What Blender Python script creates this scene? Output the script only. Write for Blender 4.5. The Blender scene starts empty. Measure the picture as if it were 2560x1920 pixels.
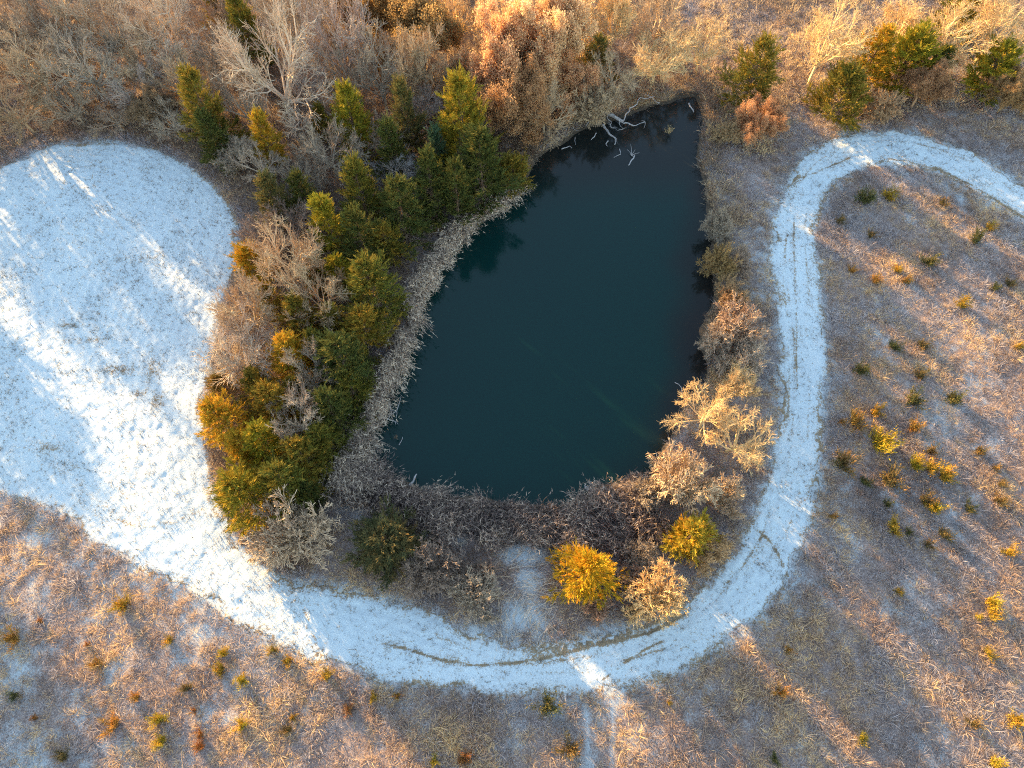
import bpy, math, random
import numpy as np
from mathutils import Vector

# ------------------------------------------------------------------ camera, sky, sun, exposure
HC = 50.0                      # drone height (m)
TILT = math.radians(27.0)      # tilt of the lens away from straight down
FPX = 1775.0                   # focal length in pixels of a 2560 px wide frame
SUN_EL = math.radians(11.7)
SUN_FROM = Vector((-0.68, 0.73, 0)).normalized()

S = bpy.context.scene
C = S.collection
cam_d = bpy.data.cameras.new('camera')
cam_d.sensor_fit = 'HORIZONTAL'
cam_d.sensor_width = 36.0
cam_d.lens = 36.0 * FPX / 2560.0
cam_d.clip_end = 3000
cam = bpy.data.objects.new('camera', cam_d)
C.objects.link(cam)
cam.location = (0, 0, HC)
cam.rotation_euler = (TILT, 0, 0)
S.camera = cam

world = bpy.data.worlds.new('World')
S.world = world
world.use_nodes = True
wn = world.node_tree
bg = wn.nodes['Background']
sky = wn.nodes.new('ShaderNodeTexSky')
sky.sky_type = 'NISHITA'
sky.sun_disc = False
sky.sun_elevation = SUN_EL
sky.sun_rotation = math.atan2(SUN_FROM.x, SUN_FROM.y)
sky.air_density = 1.0
sky.dust_density = 0.3
sky.ozone_density = 0.2
wn.links.new(sky.outputs[0], bg.inputs[0])
bg.inputs[1].default_value = 0.15

sun_d = bpy.data.lights.new('sun', 'SUN')
sun_d.energy = 4.8
sun_d.angle = math.radians(0.6)
sun_d.color = (1.0, 0.63, 0.25)
sun = bpy.data.objects.new('sun', sun_d)
C.objects.link(sun)
_tr = Vector((-SUN_FROM.x * math.cos(SUN_EL), -SUN_FROM.y * math.cos(SUN_EL), -math.sin(SUN_EL)))
sun.rotation_euler = _tr.to_track_quat('-Z', 'Y').to_euler()

S.view_settings.view_transform = 'Standard'
S.view_settings.look = 'None'
S.view_settings.exposure = 2.42
S.view_settings.gamma = 1.0
S.cycles.use_denoising = False
S.cycles.filter_width = 1.1
S.cycles.max_bounces = 6
S.cycles.diffuse_bounces = 3

# ------------------------------------------------------------------ helpers
K = 2560.0 / 2212.0            # survey pixels (a 2212 px wide print) to frame pixels
ct, st = math.cos(TILT), math.sin(TILT)


def P(dx, dy, z=0.0):
    """ground point seen at survey pixel (dx, dy), at height z"""
    u = (np.asarray(dx, float) * K - 1280.0) / FPX
    v = (960.0 - np.asarray(dy, float) * K) / FPX
    y = v * ct + st
    zz = v * st - ct
    t = (z - HC) / zz
    return u * t, y * t


def mpp(dy, z=0.0):
    """metres per survey pixel (across) at row dy"""
    v = (960.0 - dy * K) / FPX
    return K * ((HC - z) / (ct - v * st)) / FPX


def poly(pts, z=0.0):
    a = np.array(pts, float)
    x, y = P(a[:, 0], a[:, 1], z)
    return np.stack([x, y], 1)


def densify(p, n=6):
    """closed Catmull-Rom through the outline"""
    out = []
    N = len(p)
    for i in range(N):
        a, b, c, d = p[i - 1], p[i], p[(i + 1) % N], p[(i + 2) % N]
        for k in range(n):
            t = k / n
            out.append(0.5 * (2 * b + (c - a) * t + (2 * a - 5 * b + 4 * c - d) * t * t + (3 * b - a - 3 * c + d) * t ** 3))
    return np.array(out)


def seg_dist(X, Y, A, B):
    d = np.full(X.shape, 1e9)
    for (ax, ay), (bx, by) in zip(A, B):
        ex, ey = bx - ax, by - ay
        L = ex * ex + ey * ey + 1e-12
        t = np.clip(((X - ax) * ex + (Y - ay) * ey) / L, 0, 1)
        d = np.minimum(d, np.hypot(X - ax - t * ex, Y - ay - t * ey))
    return d


def inside(X, Y, p):
    r = np.zeros(X.shape, bool)
    for i in range(len(p)):
        x0, y0 = p[i - 1]
        x1, y1 = p[i]
        if y0 == y1:
            continue
        r ^= ((y0 > Y) != (y1 > Y)) & (X < (x1 - x0) * (Y - y0) / (y1 - y0) + x0)
    return r


def sdf(X, Y, p):
    """signed distance to outline p, negative inside; far points are only roughly right"""
    d = seg_dist(X, Y, p, np.roll(p, -1, 0))
    return np.where(inside(X, Y, p), -d, d)


def pdist(X, Y, p):
    return seg_dist(X, Y, p[:-1], p[1:])


def vnoise(x, y, seed=0):
    xi = np.floor(x).astype(np.int64)
    yi = np.floor(y).astype(np.int64)
    fx = x - xi
    fy = y - yi
    fx = fx * fx * (3 - 2 * fx)
    fy = fy * fy * (3 - 2 * fy)

    def h(a, b):
        n = (a * 374761393 + b * 668265263 + seed * 1442695041) & 0xffffffff
        n = ((n ^ (n >> 13)) * 1274126177) & 0xffffffff
        return ((n ^ (n >> 16)) & 0xffff) / 65535.0
    return (h(xi, yi) * (1 - fx) + h(xi + 1, yi) * fx) * (1 - fy) + (h(xi, yi + 1) * (1 - fx) + h(xi + 1, yi + 1) * fx) * fy


def fbm(x, y, seed=0, o=4):
    s = 0
    a = 0.5
    t = 0
    for k in range(o):
        s = s + a * vnoise(x * 2 ** k + 17.3 * k, y * 2 ** k - 9.1 * k, seed + k)
        t += a
        a *= 0.5
    return s / t


def sstep(a, b, x):
    t = np.clip((x - a) / (b - a), 0, 1)
    return t * t * (3 - 2 * t)


def mesh_np(name, V, faces, fattr=None, vattr=None, mat=None, smooth=False):
    """faces: list of int arrays (n,k)"""
    faces = [g for f in faces for g in (f if isinstance(f, list) else [f])]
    me = bpy.data.meshes.new(name)
    V = np.asarray(V, np.float32)
    me.vertices.add(len(V))
    me.vertices.foreach_set('co', V.ravel())
    loops = np.concatenate([f.ravel() for f in faces]).astype(np.int32)
    sizes = np.concatenate([np.full(len(f), f.shape[1], np.int32) for f in faces])
    starts = np.concatenate([[0], np.cumsum(sizes)[:-1]]).astype(np.int32)
    me.loops.add(len(loops))
    me.loops.foreach_set('vertex_index', loops)
    me.polygons.add(len(sizes))
    me.polygons.foreach_set('loop_start', starts)
    me.polygons.foreach_set('use_smooth', np.full(len(sizes), smooth, bool))
    for k, a in (fattr or {}).items():
        at = me.attributes.new(k, 'FLOAT', 'FACE')
        at.data.foreach_set('value', np.asarray(a, np.float32))
    for k, a in (vattr or {}).items():
        at = me.attributes.new(k, 'FLOAT', 'POINT')
        at.data.foreach_set('value', np.asarray(a, np.float32))
    me.update(calc_edges=True)
    me.validate()
    if mat:
        me.materials.append(mat)
    return me


def link(name, me, parent=None, label=None, cat=None, group=None, kind=None):
    o = bpy.data.objects.new(name, me)
    C.objects.link(o)
    if parent:
        o.parent = parent
    if label:
        o['label'] = label
    if cat:
        o['category'] = cat
    if group:
        o['group'] = group
    if kind:
        o['kind'] = kind
    return o


def norm(a):
    return a / (np.linalg.norm(a, axis=-1, keepdims=True) + 1e-9)


def tubes(P0, P1, R0, R1, k=4):
    """tapered prisms for arrays of segments; returns V, F"""
    P0 = np.asarray(P0, float)
    P1 = np.asarray(P1, float)
    d = norm(P1 - P0)
    ref = np.where(np.abs(d[:, 2:3]) < 0.9, np.array([[0, 0, 1.0]]), np.array([[1.0, 0, 0]]))
    u = norm(np.cross(d, ref))
    w = np.cross(d, u)
    n = len(P0)
    V = np.zeros((n, 2 * k, 3))
    for j in range(k):
        a = 2 * math.pi * j / k
        o = u * math.cos(a) + w * math.sin(a)
        V[:, j] = P0 + o * np.asarray(R0)[:, None]
        V[:, k + j] = P1 + o * np.asarray(R1)[:, None]
    b = (np.arange(n) * 2 * k)[:, None]
    F = np.concatenate([np.concatenate([b + j, b + (j + 1) % k, b + k + (j + 1) % k, b + k + j], 1) for j in range(k)], 0)
    return V.reshape(-1, 3), F


def blades(base, vec, width, rng, bend=None):
    """one pointed leaf per row. bend: sideways sag vector of the tip (gives a two-piece blade)"""
    n = len(base)
    d = norm(vec)
    r = rng.normal(size=(n, 3))
    s = norm(np.cross(d, r)) * (np.asarray(width)[:, None] * 0.5)
    if bend is None:
        V = np.stack([base - s, base + s, base + vec], 1).reshape(-1, 3)
        F = np.arange(3 * n).reshape(n, 3)
        return V, [F]
    m = base + vec * 0.55
    tip = base + vec + bend
    V = np.stack([base - s, base + s, m - s * .8, m + s * .8, tip], 1).reshape(-1, 3)
    b = (np.arange(n) * 5)[:, None]
    return V, [np.concatenate([b, b + 1, b + 3, b + 2], 1), np.concatenate([b + 2, b + 3, b + 4], 1)]


# ------------------------------------------------------------------ materials
def new_mat(name, rough=0.9):
    m = bpy.data.materials.new(name)
    m.use_nodes = True
    nt = m.node_tree
    b = nt.nodes['Principled BSDF']
    b.inputs['Roughness'].default_value = rough
    b.inputs['Specular IOR Level'].default_value = 0.15
    return m, nt, b


def N(nt, t, **kw):
    n = nt.nodes.new(t)
    for k, v in kw.items():
        setattr(n, k, v)
    return n


def mixc(nt, fac, a, b, blend='MIX'):
    n = N(nt, 'ShaderNodeMix', data_type='RGBA', blend_type=blend)
    for s, v in ((n.inputs[0], fac), (n.inputs[6], a), (n.inputs[7], b)):
        if hasattr(v, 'is_linked'):
            nt.links.new(v, s)
        elif isinstance(v, (int, float)):
            s.default_value = v
        else:
            s.default_value = (*v, 1)
    return n.outputs[2]


def ramp(nt, src, stops):
    n = N(nt, 'ShaderNodeValToRGB')
    e = n.color_ramp.elements
    while len(e) < len(stops):
        e.new(0.5)
    for i, (p, c) in enumerate(stops):
        e[i].position = p
        e[i].color = (*c, 1) if not isinstance(c, (int, float)) else (c, c, c, 1)
    nt.links.new(src, n.inputs[0])
    return n.outputs[0]


def noise(nt, scale, detail=4, rough=0.6, vec=None):
    n = N(nt, 'ShaderNodeTexNoise')
    n.inputs['Scale'].default_value = scale
    n.inputs['Detail'].default_value = detail
    n.inputs['Roughness'].default_value = rough
    if vec is not None:
        nt.links.new(vec, n.inputs['Vector'])
    return n.outputs[0]


def math_n(nt, op, a, b=None, clamp=False):
    n = N(nt, 'ShaderNodeMath', operation=op, use_clamp=clamp)
    for s, v in ((n.inputs[0], a), (n.inputs[1], b)):
        if v is None:
            continue
        if hasattr(v, 'is_linked'):
            nt.links.new(v, s)
        else:
            s.default_value = v
    return n.outputs[0]


def attr(nt, name):
    n = N(nt, 'ShaderNodeAttribute', attribute_name=name)
    return n.outputs['Fac']


def geo_pos(nt):
    return N(nt, 'ShaderNodeNewGeometry').outputs['Position']


def bump(nt, b, h, strength, dist):
    n = N(nt, 'ShaderNodeBump')
    n.inputs['Strength'].default_value = strength
    n.inputs['Distance'].default_value = dist
    nt.links.new(h, n.inputs['Height'])
    nt.links.new(n.outputs[0], b.inputs['Normal'])


SNOW = (0.45, 0.505, 0.52)


def mat_ground():
    m, nt, b = new_mat('frosted_ground')
    p = geo_pos(nt)
    n1 = noise(nt, 1.3, 5, .65, p)
    n2 = noise(nt, 9.0, 4, .7, p)
    n3 = noise(nt, 30.0, 3, .7, p)
    thatch = ramp(nt, n2, [(.28, (.10, .075, .07)), (.5, (.25, .19, .165)), (.75, (.42, .34, .29))])
    litter = ramp(nt, n2, [(.25, (.06, .042, .032)), (.5, (.15, .10, .07)), (.78, (.30, .20, .13))])
    col = mixc(nt, attr(nt, 'wood'), thatch, litter)
    mud = mixc(nt, n1, (.05, .04, .03), (.1, .075, .05))
    col = mixc(nt, attr(nt, 'mud'), col, mud)
    h = math_n(nt, 'ADD', math_n(nt, 'MULTIPLY', n2, .5), math_n(nt, 'MULTIPLY', n3, .5))
    th = math_n(nt, 'SUBTRACT', 1.0, attr(nt, 'snow'))
    th = math_n(nt, 'ADD', math_n(nt, 'MULTIPLY', th, .5), .25)
    f = math_n(nt, 'MULTIPLY', math_n(nt, 'SUBTRACT', h, th), 4.0, True)
    col = mixc(nt, f, col, SNOW)
    nt.links.new(col, b.inputs['Base Color'])
    bump(nt, b, h, .8, .12)
    return m


def mat_snow():
    m, nt, b = new_mat('thin_snow', .8)
    p = geo_pos(nt)
    n1 = noise(nt, 4.5, 4, .7, p)
    n2 = noise(nt, 9.5, 3, .75, p)
    h = math_n(nt, 'ADD', math_n(nt, 'MULTIPLY', n1, .45), math_n(nt, 'MULTIPLY', n2, .55))
    bare = attr(nt, 'bare')                       # how far the grass shows through
    th = math_n(nt, 'SUBTRACT', .635, math_n(nt, 'MULTIPLY', bare, .36))
    f = math_n(nt, 'MULTIPLY', math_n(nt, 'SUBTRACT', h, th), 9.0, True)
    grass = ramp(nt, n2, [(.3, (.10, .08, .05)), (.7, (.32, .23, .14))])
    col = mixc(nt, f, SNOW, grass)
    nt.links.new(col, b.inputs['Base Color'])
    bump(nt, b, h, .75, .10)
    return m


def mat_water():
    m, nt, b = new_mat('pond_water', .06)
    b.inputs['Specular IOR Level'].default_value = .36
    b.inputs['IOR'].default_value = 1.33
    p = geo_pos(nt)
    n1 = noise(nt, .12, 3, .5, p)
    deep = mixc(nt, n1, (.0022, .0175, .0165), (.0025, .0195, .0165))
    col = mixc(nt, attr(nt, 'shallow'), deep, (.011, .009, .0085))
    nt.links.new(col, b.inputs['Base Color'])
    n2 = noise(nt, 5.0, 3, .6, p)
    bump(nt, b, n2, .12, .03)
    return m


def mat_tint(name, stops, rough=.9, use_color=False, trans=0.0):
    """colour picked along a ramp by the mesh's own 'tint', shifted per object"""
    m, nt, b = new_mat(name, rough)
    t = attr(nt, 'tint')
    col = ramp(nt, t, stops)
    oi = N(nt, 'ShaderNodeObjectInfo')
    if use_color:
        col = mixc(nt, 1.0, col, oi.outputs['Color'], 'MULTIPLY')
    nt.links.new(col, b.inputs['Base Color'])
    if trans:
        tr = N(nt, 'ShaderNodeBsdfTranslucent')
        nt.links.new(col, tr.inputs[0])
        ms = N(nt, 'ShaderNodeMixShader')
        ms.inputs[0].default_value = trans
        nt.links.new(b.outputs[0], ms.inputs[1])
        nt.links.new(tr.outputs[0], ms.inputs[2])
        nt.links.new(ms.outputs[0], nt.nodes['Material Output'].inputs[0])
    return m


def mat_bark(name, a, bcol, use_color=True):
    m, nt, b = new_mat(name)
    tc = N(nt, 'ShaderNodeTexCoord').outputs['Object']
    n1 = noise(nt, 9.0, 4, .7, tc)
    col = ramp(nt, n1, [(.3, a), (.7, bcol)])
    if use_color:
        oi = N(nt, 'ShaderNodeObjectInfo')
        col = mixc(nt, 1.0, col, oi.outputs['Color'], 'MULTIPLY')
    nt.links.new(col, b.inputs['Base Color'])
    bump(nt, b, n1, .5, .03)
    return m


M_GROUND, M_SNOW, M_WATER = mat_ground(), mat_snow(), mat_water()
M_GRASS = mat_tint('dead_grass', [(0, (.50, .46, .47)), (.14, (.40, .35, .34)), (.26, (.26, .19, .16)), (.5, (.46, .33, .25)), (.75, (.64, .46, .28)), (1, (.84, .60, .30))], trans=.42)
M_STUB = mat_tint('snow_stubble', [(0, (.10, .085, .07)), (.6, (.22, .175, .13)), (1, (.40, .31, .22))])
M_REED = mat_tint('cattail_reed', [(0, (.10, .075, .07)), (.45, (.36, .27, .21)), (1, (.66, .52, .38))], trans=.2)
M_BRUSH = mat_tint('brush_twigs', [(0, (.16, .11, .08)), (.5, (.36, .27, .19)), (1, (.74, .55, .30))], trans=.35)
M_CEDAR = mat_tint('cedar_sprays', [(0, (.45, .62, .5)), (.4, (.8, .95, .7)), (.75, (1.25, 1.15, .8)), (1, (1.9, 1.35, .8))], use_color=True, trans=.15)
M_LEAF = mat_tint('dead_leaves', [(0, (.6, .5, .4)), (.5, (1, .95, .9)), (1, (1.35, 1.3, 1.2))], use_color=True, trans=.45)
M_TWIG = mat_tint('fine_twigs', [(0, (.5, .48, .46)), (1, (1.15, 1.1, 1.05))], use_color=True)
M_BARK = mat_bark('pale_bark', (.75, .74, .72), (1.3, 1.28, 1.25))
M_CBARK = mat_bark('cedar_bark', (.10, .065, .045), (.22, .15, .10), False)
M_LOG = mat_bark('bleached_wood', (.22, .20, .19), (.47, .44, .42), False)
M_DARKLOG = mat_bark('wet_dark_wood', (.05, .042, .038), (.16, .13, .11), False)

# ------------------------------------------------------------------ outlines
POND = densify(poly([(1440, 215), (1470, 200), (1512, 202), (1528, 240), (1522, 300), (1517, 340), (1527, 380), (1537, 430), (1546, 480), (1552, 520),
    (1542, 560), (1550, 600), (1556, 640), (1546, 680), (1530, 715), (1530, 750), (1540, 780), (1538, 818), (1510, 850), (1480, 880), (1470, 920),
    (1450, 960), (1435, 995), (1420, 1030), (1370, 1045), (1310, 1065), (1290, 1085), (1230, 1100), (1160, 1105), (1100, 1095), (1030, 1085), (970, 1090),
    (910, 1068), (860, 1048), (800, 1040), (785, 970), (795, 900), (820, 855), (850, 795), (865, 745), (890, 690), (905, 640), (935, 570), (970, 525),
    (1020, 478), (1060, 445), (1100, 405), (1135, 375), (1155, 335), (1205, 305), (1250, 275), (1300, 255), (1360, 238), (1400, 224)], -.1), 4)
FIELD = densify(poly([(-160, 470), (-60, 400), (0, 365), (60, 335), (120, 312), (190, 302), (250, 302), (320, 318), (390, 350), (440, 385), (480, 425), (505, 465), (518, 505),
    (512, 560), (500, 610), (485, 660), (472, 720), (460, 790), (447, 860), (442, 930), (447, 990), (462, 1050), (490, 1110), (520, 1170), (560, 1210),
    (625, 1255), (665, 1330), (690, 1432), (640, 1412), (560, 1377), (500, 1340), (430, 1292), (380, 1262), (300, 1230), (230, 1190), (180, 1150), (130, 1112), (60, 1082), (0, 1066), (-80, 1050), (-200, 1010)]), 4)
P_OUT = [(680, 1430), (720, 1445), (800, 1470), (860, 1480), (900, 1485), (1000, 1495), (1100, 1498), (1200, 1497), (1300, 1492), (1400, 1475), (1480, 1450), (1550, 1410), (1600, 1375),
    (1650, 1325), (1690, 1270), (1720, 1210), (1745, 1150), (1760, 1090), (1775, 1000), (1780, 900), (1783, 800), (1782, 720), (1778, 640), (1772, 560), (1770, 490),
    (1780, 440), (1800, 405), (1840, 375), (1890, 362), (1950, 360), (2010, 370), (2070, 395), (2130, 430), (2180, 462), (2230, 498), (2330, 590)]
P_IN = [(2360, 520), (2240, 425), (2160, 365), (2100, 330), (2040, 305), (1980, 290), (1910, 283), (1840, 290), (1780, 310), (1730, 345), (1700, 390), (1680, 440), (1668, 500), (1665, 560),
    (1670, 620), (1678, 700), (1682, 780), (1680, 860), (1675, 930), (1665, 990), (1650, 1060), (1620, 1130), (1590, 1180), (1550, 1230), (1500, 1285), (1440, 1330),
    (1380, 1357), (1300, 1372), (1230, 1382), (1150, 1392), (1080, 1382), (1030, 1364), (960, 1332), (880, 1302), (800, 1285), (720, 1272), (640, 1258), (600, 1262), (590, 1330), (640, 1395)]
PATH = densify(poly(P_OUT + P_IN), 3)
WOOD1 = poly([(-500, -250), (1450, -250), (1480, 120), (1500, 185), (1400, 210), (1300, 245), (1210, 295), (1150, 370), (1050, 405), (940, 490), (885, 560), (860, 680), (795, 815), (735, 930), (700, 1040),
    (695, 1130), (660, 1235), (590, 1225), (535, 1170), (500, 1110), (462, 1020), (452, 930), (460, 840), (475, 740), (500, 640), (522, 560), (528, 490), (490, 410), (400, 340), (320, 306), (200, 288), (100, 300), (0, 350), (-300, 520)])
WOOD2 = poly([(1480, 100), (1600, -250), (2500, -250), (2500, 330), (2212, 260), (2150, 225), (1950, 245), (1800, 262), (1720, 215), (1690, 300), (1650, 350), (1590, 340), (1560, 250), (1530, 180)])
SCRUB = poly([(700, 1130), (860, 1120), (960, 1170), (1120, 1180), (1230, 1180), (1400, 1150), (1440, 1050), (1480, 930), (1560, 840), (1640, 870), (1660, 980), (1600, 1120), (1520, 1250), (1430, 1335), (1300, 1350), (1200, 1365), (1080, 1350), (980, 1310), (800, 1265), (680, 1240)])
REED_L = poly([(1150, 378), (1110, 420), (1075, 455), (1040, 485), (990, 530), (955, 570), (928, 650), (916, 700), (888, 750), (876, 800), (848, 860), (825, 900), (815, 960), (820, 1010), (760, 1050), (690, 1030),
    (715, 950), (755, 890), (795, 825), (835, 750), (862, 690), (875, 620), (890, 560), (940, 500), (990, 450), (1050, 412), (1110, 380)], 1.2)
REED_B = poly([(700, 1050), (760, 1005), (818, 1005), (880, 1022), (930, 1042), (980, 1067), (1100, 1067), (1160, 1080), (1230, 1077), (1280, 1062), (1290, 1037), (1340, 1017), (1392, 1010), (1440, 1060), (1435, 1130), (1390, 1165),
    (1310, 1180), (1220, 1190), (1150, 1175), (1080, 1178), (1000, 1155), (920, 1150), (860, 1115), (780, 1095), (720, 1085)], 1.2)
TRACKS = [(poly(t), w) for t, w in (
    ([(830, 1392), (880, 1402), (950, 1425), (1020, 1438), (1100, 1434), (1180, 1421), (1260, 1401), (1330, 1385), (1400, 1368), (1450, 1345), (1480, 1325)], 1.0),
    ([(1300, 1470), (1320, 1455), (1345, 1435), (1390, 1405), (1430, 1385)], .7),
    ([(1345, 1430), (1400, 1412), (1460, 1395)], .45),
    ([(1630, 1140), (1660, 1165), (1680, 1195), (1692, 1225)], .8),
    ([(1560, 1270), (1610, 1215), (1645, 1160), (1668, 1090)], .5),
    ([(1715, 470), (1716, 560), (1718, 640), (1720, 740), (1722, 840)], .55),
    ([(1690, 600), (1697, 660), (1702, 740), (1705, 830), (1700, 930)], .4),
    ([(1697, 378), (1712, 385), (1745, 380), (1785, 364), (1835, 342)], .85),
    ([(1900, 342), (1960, 348), (2030, 368), (2100, 402), (2170, 445), (2212, 470)], .75),
    ([(480, 1190), (540, 1172), (600, 1150)], .4),
    ([(240, 1120), (310, 1140), (380, 1128), (440, 1100)], .35))]
FIELD_BARE = [(185, 735, 55, 9, .45), (255, 800, 50, 13, .5), (300, 850, 30, 12, .42), (150, 705, 25, 8, .5), (330, 800, 22, 30, .45), (340, 870, 14, 22, .6), (110, 970, 40, 16, .35), (160, 1010, 40, 18, .35), (300, 560, 50, 12, .3)]
RUTS = [(poly([(1262, 1500), (1268, 1560), (1272, 1660), (1275, 1720)]), .35), (poly([(1318, 1490), (1325, 1560), (1322, 1660), (1320, 1720)]), .3)]
SNOW_SPOTS = [(745, 1085, 45, 38, .8), (990, 1170, 28, 25, .85), (1130, 1200, 66, 36, 1.2), (1145, 1255, 46, 46, 1.1), (1135, 1330, 80, 66, 1.05), (1375, 1115, 50, 18, .6), (1350, 1160, 40, 20, .5), (1410, 1080, 15, 50, .5),
    (1540, 330, 22, 60, .95), (1552, 430, 20, 60, .8), (1575, 500, 20, 50, .6), (1560, 345, 60, 35, .5), (1580, 420, 50, 60, .45), (1640, 400, 40, 60, .6), (1600, 520, 40, 60, .35), (1650, 600, 20, 80, .55), (1640, 780, 30, 60, .5), (1620, 880, 40, 30, .5), (1600, 1060, 50, 60, .5), (1590, 1010, 50, 30, .4), (1500, 1250, 40, 30, .4),
    (1730, 270, 50, 50, .4), (1700, 330, 30, 30, .5), (1690, 60, 60, 40, .5), (1640, 20, 90, 25, .45), (1770, 15, 60, 20, .6), (1830, 20, 40, 20, .55), (1490, 185, 35, 12, .7), (1320, 245, 22, 10, .8), (1290, 258, 16, 10, .8),
    (1650, 640, 30, 70, .6), (60, 1180, 80, 60, .2), (130, 1340, 100, 40, .35), (100, 1430, 60, 60, .35), (70, 1560, 60, 80, .35), (260, 1370, 80, 50, .4), (180, 1480, 70, 20, .4), (420, 1260, 60, 20, .4),
    (1930, 470, 90, 30, .35), (1960, 390, 40, 20, .4), (2000, 420, 40, 15, .4), (2060, 630, 30, 30, .5), (1950, 820, 50, 25, .45), (2030, 880, 60, 25, .45), (1850, 1090, 60, 16, .5), (1900, 1150, 60, 25, .35), (1790, 1520, 40, 30, .5), (1720, 1520, 25, 30, .6), (1990, 1260, 25, 15, .5), (1270, 1510, 50, 10, .4), (2170, 880, 40, 30, .4), (1480, 1510, 30, 30, .3), (1110, 1635, 30, 15, .4)]


def spots(X, Y, lst):
    s = np.zeros(X.shape)
    for dx, dy, rx, ry, a in lst:
        cx, cy = P(dx, dy)
        ax = rx * mpp(dy)
        ay = abs(P(dx, dy - ry)[1] - P(dx, dy + ry)[1]) / 2
        s = np.maximum(s, a * np.exp(-(((X - cx) / ax) ** 2 + ((Y - cy) / ay) ** 2)))
    return s


def ground_fields(X, Y):
    """everything the ground, the snow sheets and the grass share"""
    f = {}
    f['pond'] = sdf(X, Y, POND)
    f['field'] = sdf(X, Y, FIELD)
    f['path'] = sdf(X, Y, PATH)
    f['w1'] = sdf(X, Y, WOOD1)
    f['w2'] = sdf(X, Y, WOOD2)
    f['scrub'] = sdf(X, Y, SCRUB)
    f['reed'] = np.minimum(sdf(X, Y, REED_L), sdf(X, Y, REED_B))
    n = (fbm(X * .35, Y * .35, 3) - .5) * 2.4
    f['wood'] = np.maximum(sstep(.6, -.6, f['w1'] + n), .8 * sstep(.6, -.6, f['w2'] + n))
    return f


def ground_z(X, Y, pond):
    z = (fbm(X * .22, Y * .22, 11, 3) - .5) * .30 + (fbm(X * 1.3, Y * 1.3, 12, 3) - .5) * .12
    return z - np.clip(.25 - pond, 0, 4) * .30


# ------------------------------------------------------------------ ground, snow sheets, water
def build_ground():
    def axis(a, b, step):
        core = np.arange(a, b + 1e-6, step)
        far = np.array([2, 5, 10, 18, 30, 50, 80, 120, 180, 260, 400, 600.])
        return np.concatenate([a - far[::-1], core, b + far])
    xs, ys = axis(-62, 62, .2), axis(-8, 92, .2)
    X, Y = np.meshgrid(xs, ys)
    X, Y = X.ravel(), Y.ravel()
    f = ground_fields(X, Y)
    z = ground_z(X, Y, f['pond'])
    n = fbm(X * .5, Y * .5, 21)
    n2 = fbm(X * .12, Y * .12, 22, 3)
    snow = .43 + .8 * (n - .5) + .35 * (n2 - .5) + .6 * (fbm(X * 1.6, Y * 1.6, 23) - .5)
    left = sstep(-8, -26, X) * sstep(24, 12, Y)
    snow = snow + .18 * left
    snow *= 1 - .88 * sstep(.8, -.8, f['w1'])
    snow *= 1 - .65 * sstep(.8, -.8, f['w2'])
    snow *= 1 - .45 * sstep(.8, -.8, f['scrub'])
    bank = sstep(6, .5, f['pond']) * sstep(6, 9, X - .12 * Y) * sstep(52, 46, Y)
    snow = np.maximum(snow, bank * (.5 + .5 * (n - .4)))
    snow = np.maximum(snow, spots(X, Y, SNOW_SPOTS))
    for pl, w in RUTS:
        snow = np.maximum(snow, .85 * np.exp(-(pdist(X, Y, pl) / w) ** 2))
    rim = np.minimum(f['path'], f['field'])
    snow = snow + .38 * np.exp(-(np.clip(rim, 0, 9) / .9) ** 2) * (f['w1'] > .3)
    mud = sstep(.5, -.2, f['pond'])
    snow *= 1 - mud
    nx, ny = len(xs), len(ys)
    idx = np.arange(nx * ny).reshape(ny, nx)
    F = np.stack([idx[:-1, :-1], idx[:-1, 1:], idx[1:, 1:], idx[1:, :-1]], -1).reshape(-1, 4)
    me = mesh_np('ground', np.stack([X, Y, z], 1), [F], vattr={'snow': np.clip(snow, 0, 1), 'wood': f['wood'], 'mud': mud}, mat=M_GROUND, smooth=True)
    link('ground', me, label='frosted brown meadow and woodland ground around the pond', kind='structure')


def build_sheet(name, outline, label, step, seed, extra, lift=.035, other=None):
    lo, hi = outline.min(0) - .5, outline.max(0) + .5
    xs, ys = np.arange(lo[0], hi[0], step), np.arange(lo[1], hi[1], step)
    X, Y = np.meshgrid(xs, ys)
    shp = X.shape
    X, Y = X.ravel(), Y.ravel()
    d = sdf(X, Y, outline)
    edge = d + (fbm(X * .6, Y * .6, seed, 5) - .5) * 1.7 + (vnoise(X * 5, Y * 5, seed + 9) - .5) * .3
    rim = np.minimum(edge, other(X, Y) + .2) if other else edge
    pond = np.full(X.shape, 9.)
    z = ground_z(X, Y, pond) + lift
    z += (fbm(X * 2.2, Y * 2.2, 31, 3) - .5) * .07 + (vnoise(X * 6.5, Y * 6.5, 34) - .5) * .03
    z -= sstep(-.5, .1, rim) * .045
    bare = extra(X, Y, d)
    bare = bare + .55 * sstep(-.8, .05, rim)
    # mower rows that follow the edge
    z += .011 * np.sin(d * 9.0 + 3 * fbm(X * .3, Y * .3, 37))
    idx = np.arange(X.size).reshape(shp)
    F = np.stack([idx[:-1, :-1], idx[:-1, 1:], idx[1:, 1:], idx[1:, :-1]], -1).reshape(-1, 4)
    keep = (edge < 0)[F].all(1)
    F = F[keep]
    used = np.unique(F)
    re = np.full(X.size, -1)
    re[used] = np.arange(len(used))
    me = mesh_np(name, np.stack([X, Y, z], 1)[used], [re[F]], vattr={'bare': np.clip(bare, 0, 1)[used]}, mat=M_SNOW, smooth=True)
    link(name, me, label=label, kind='structure')


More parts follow.
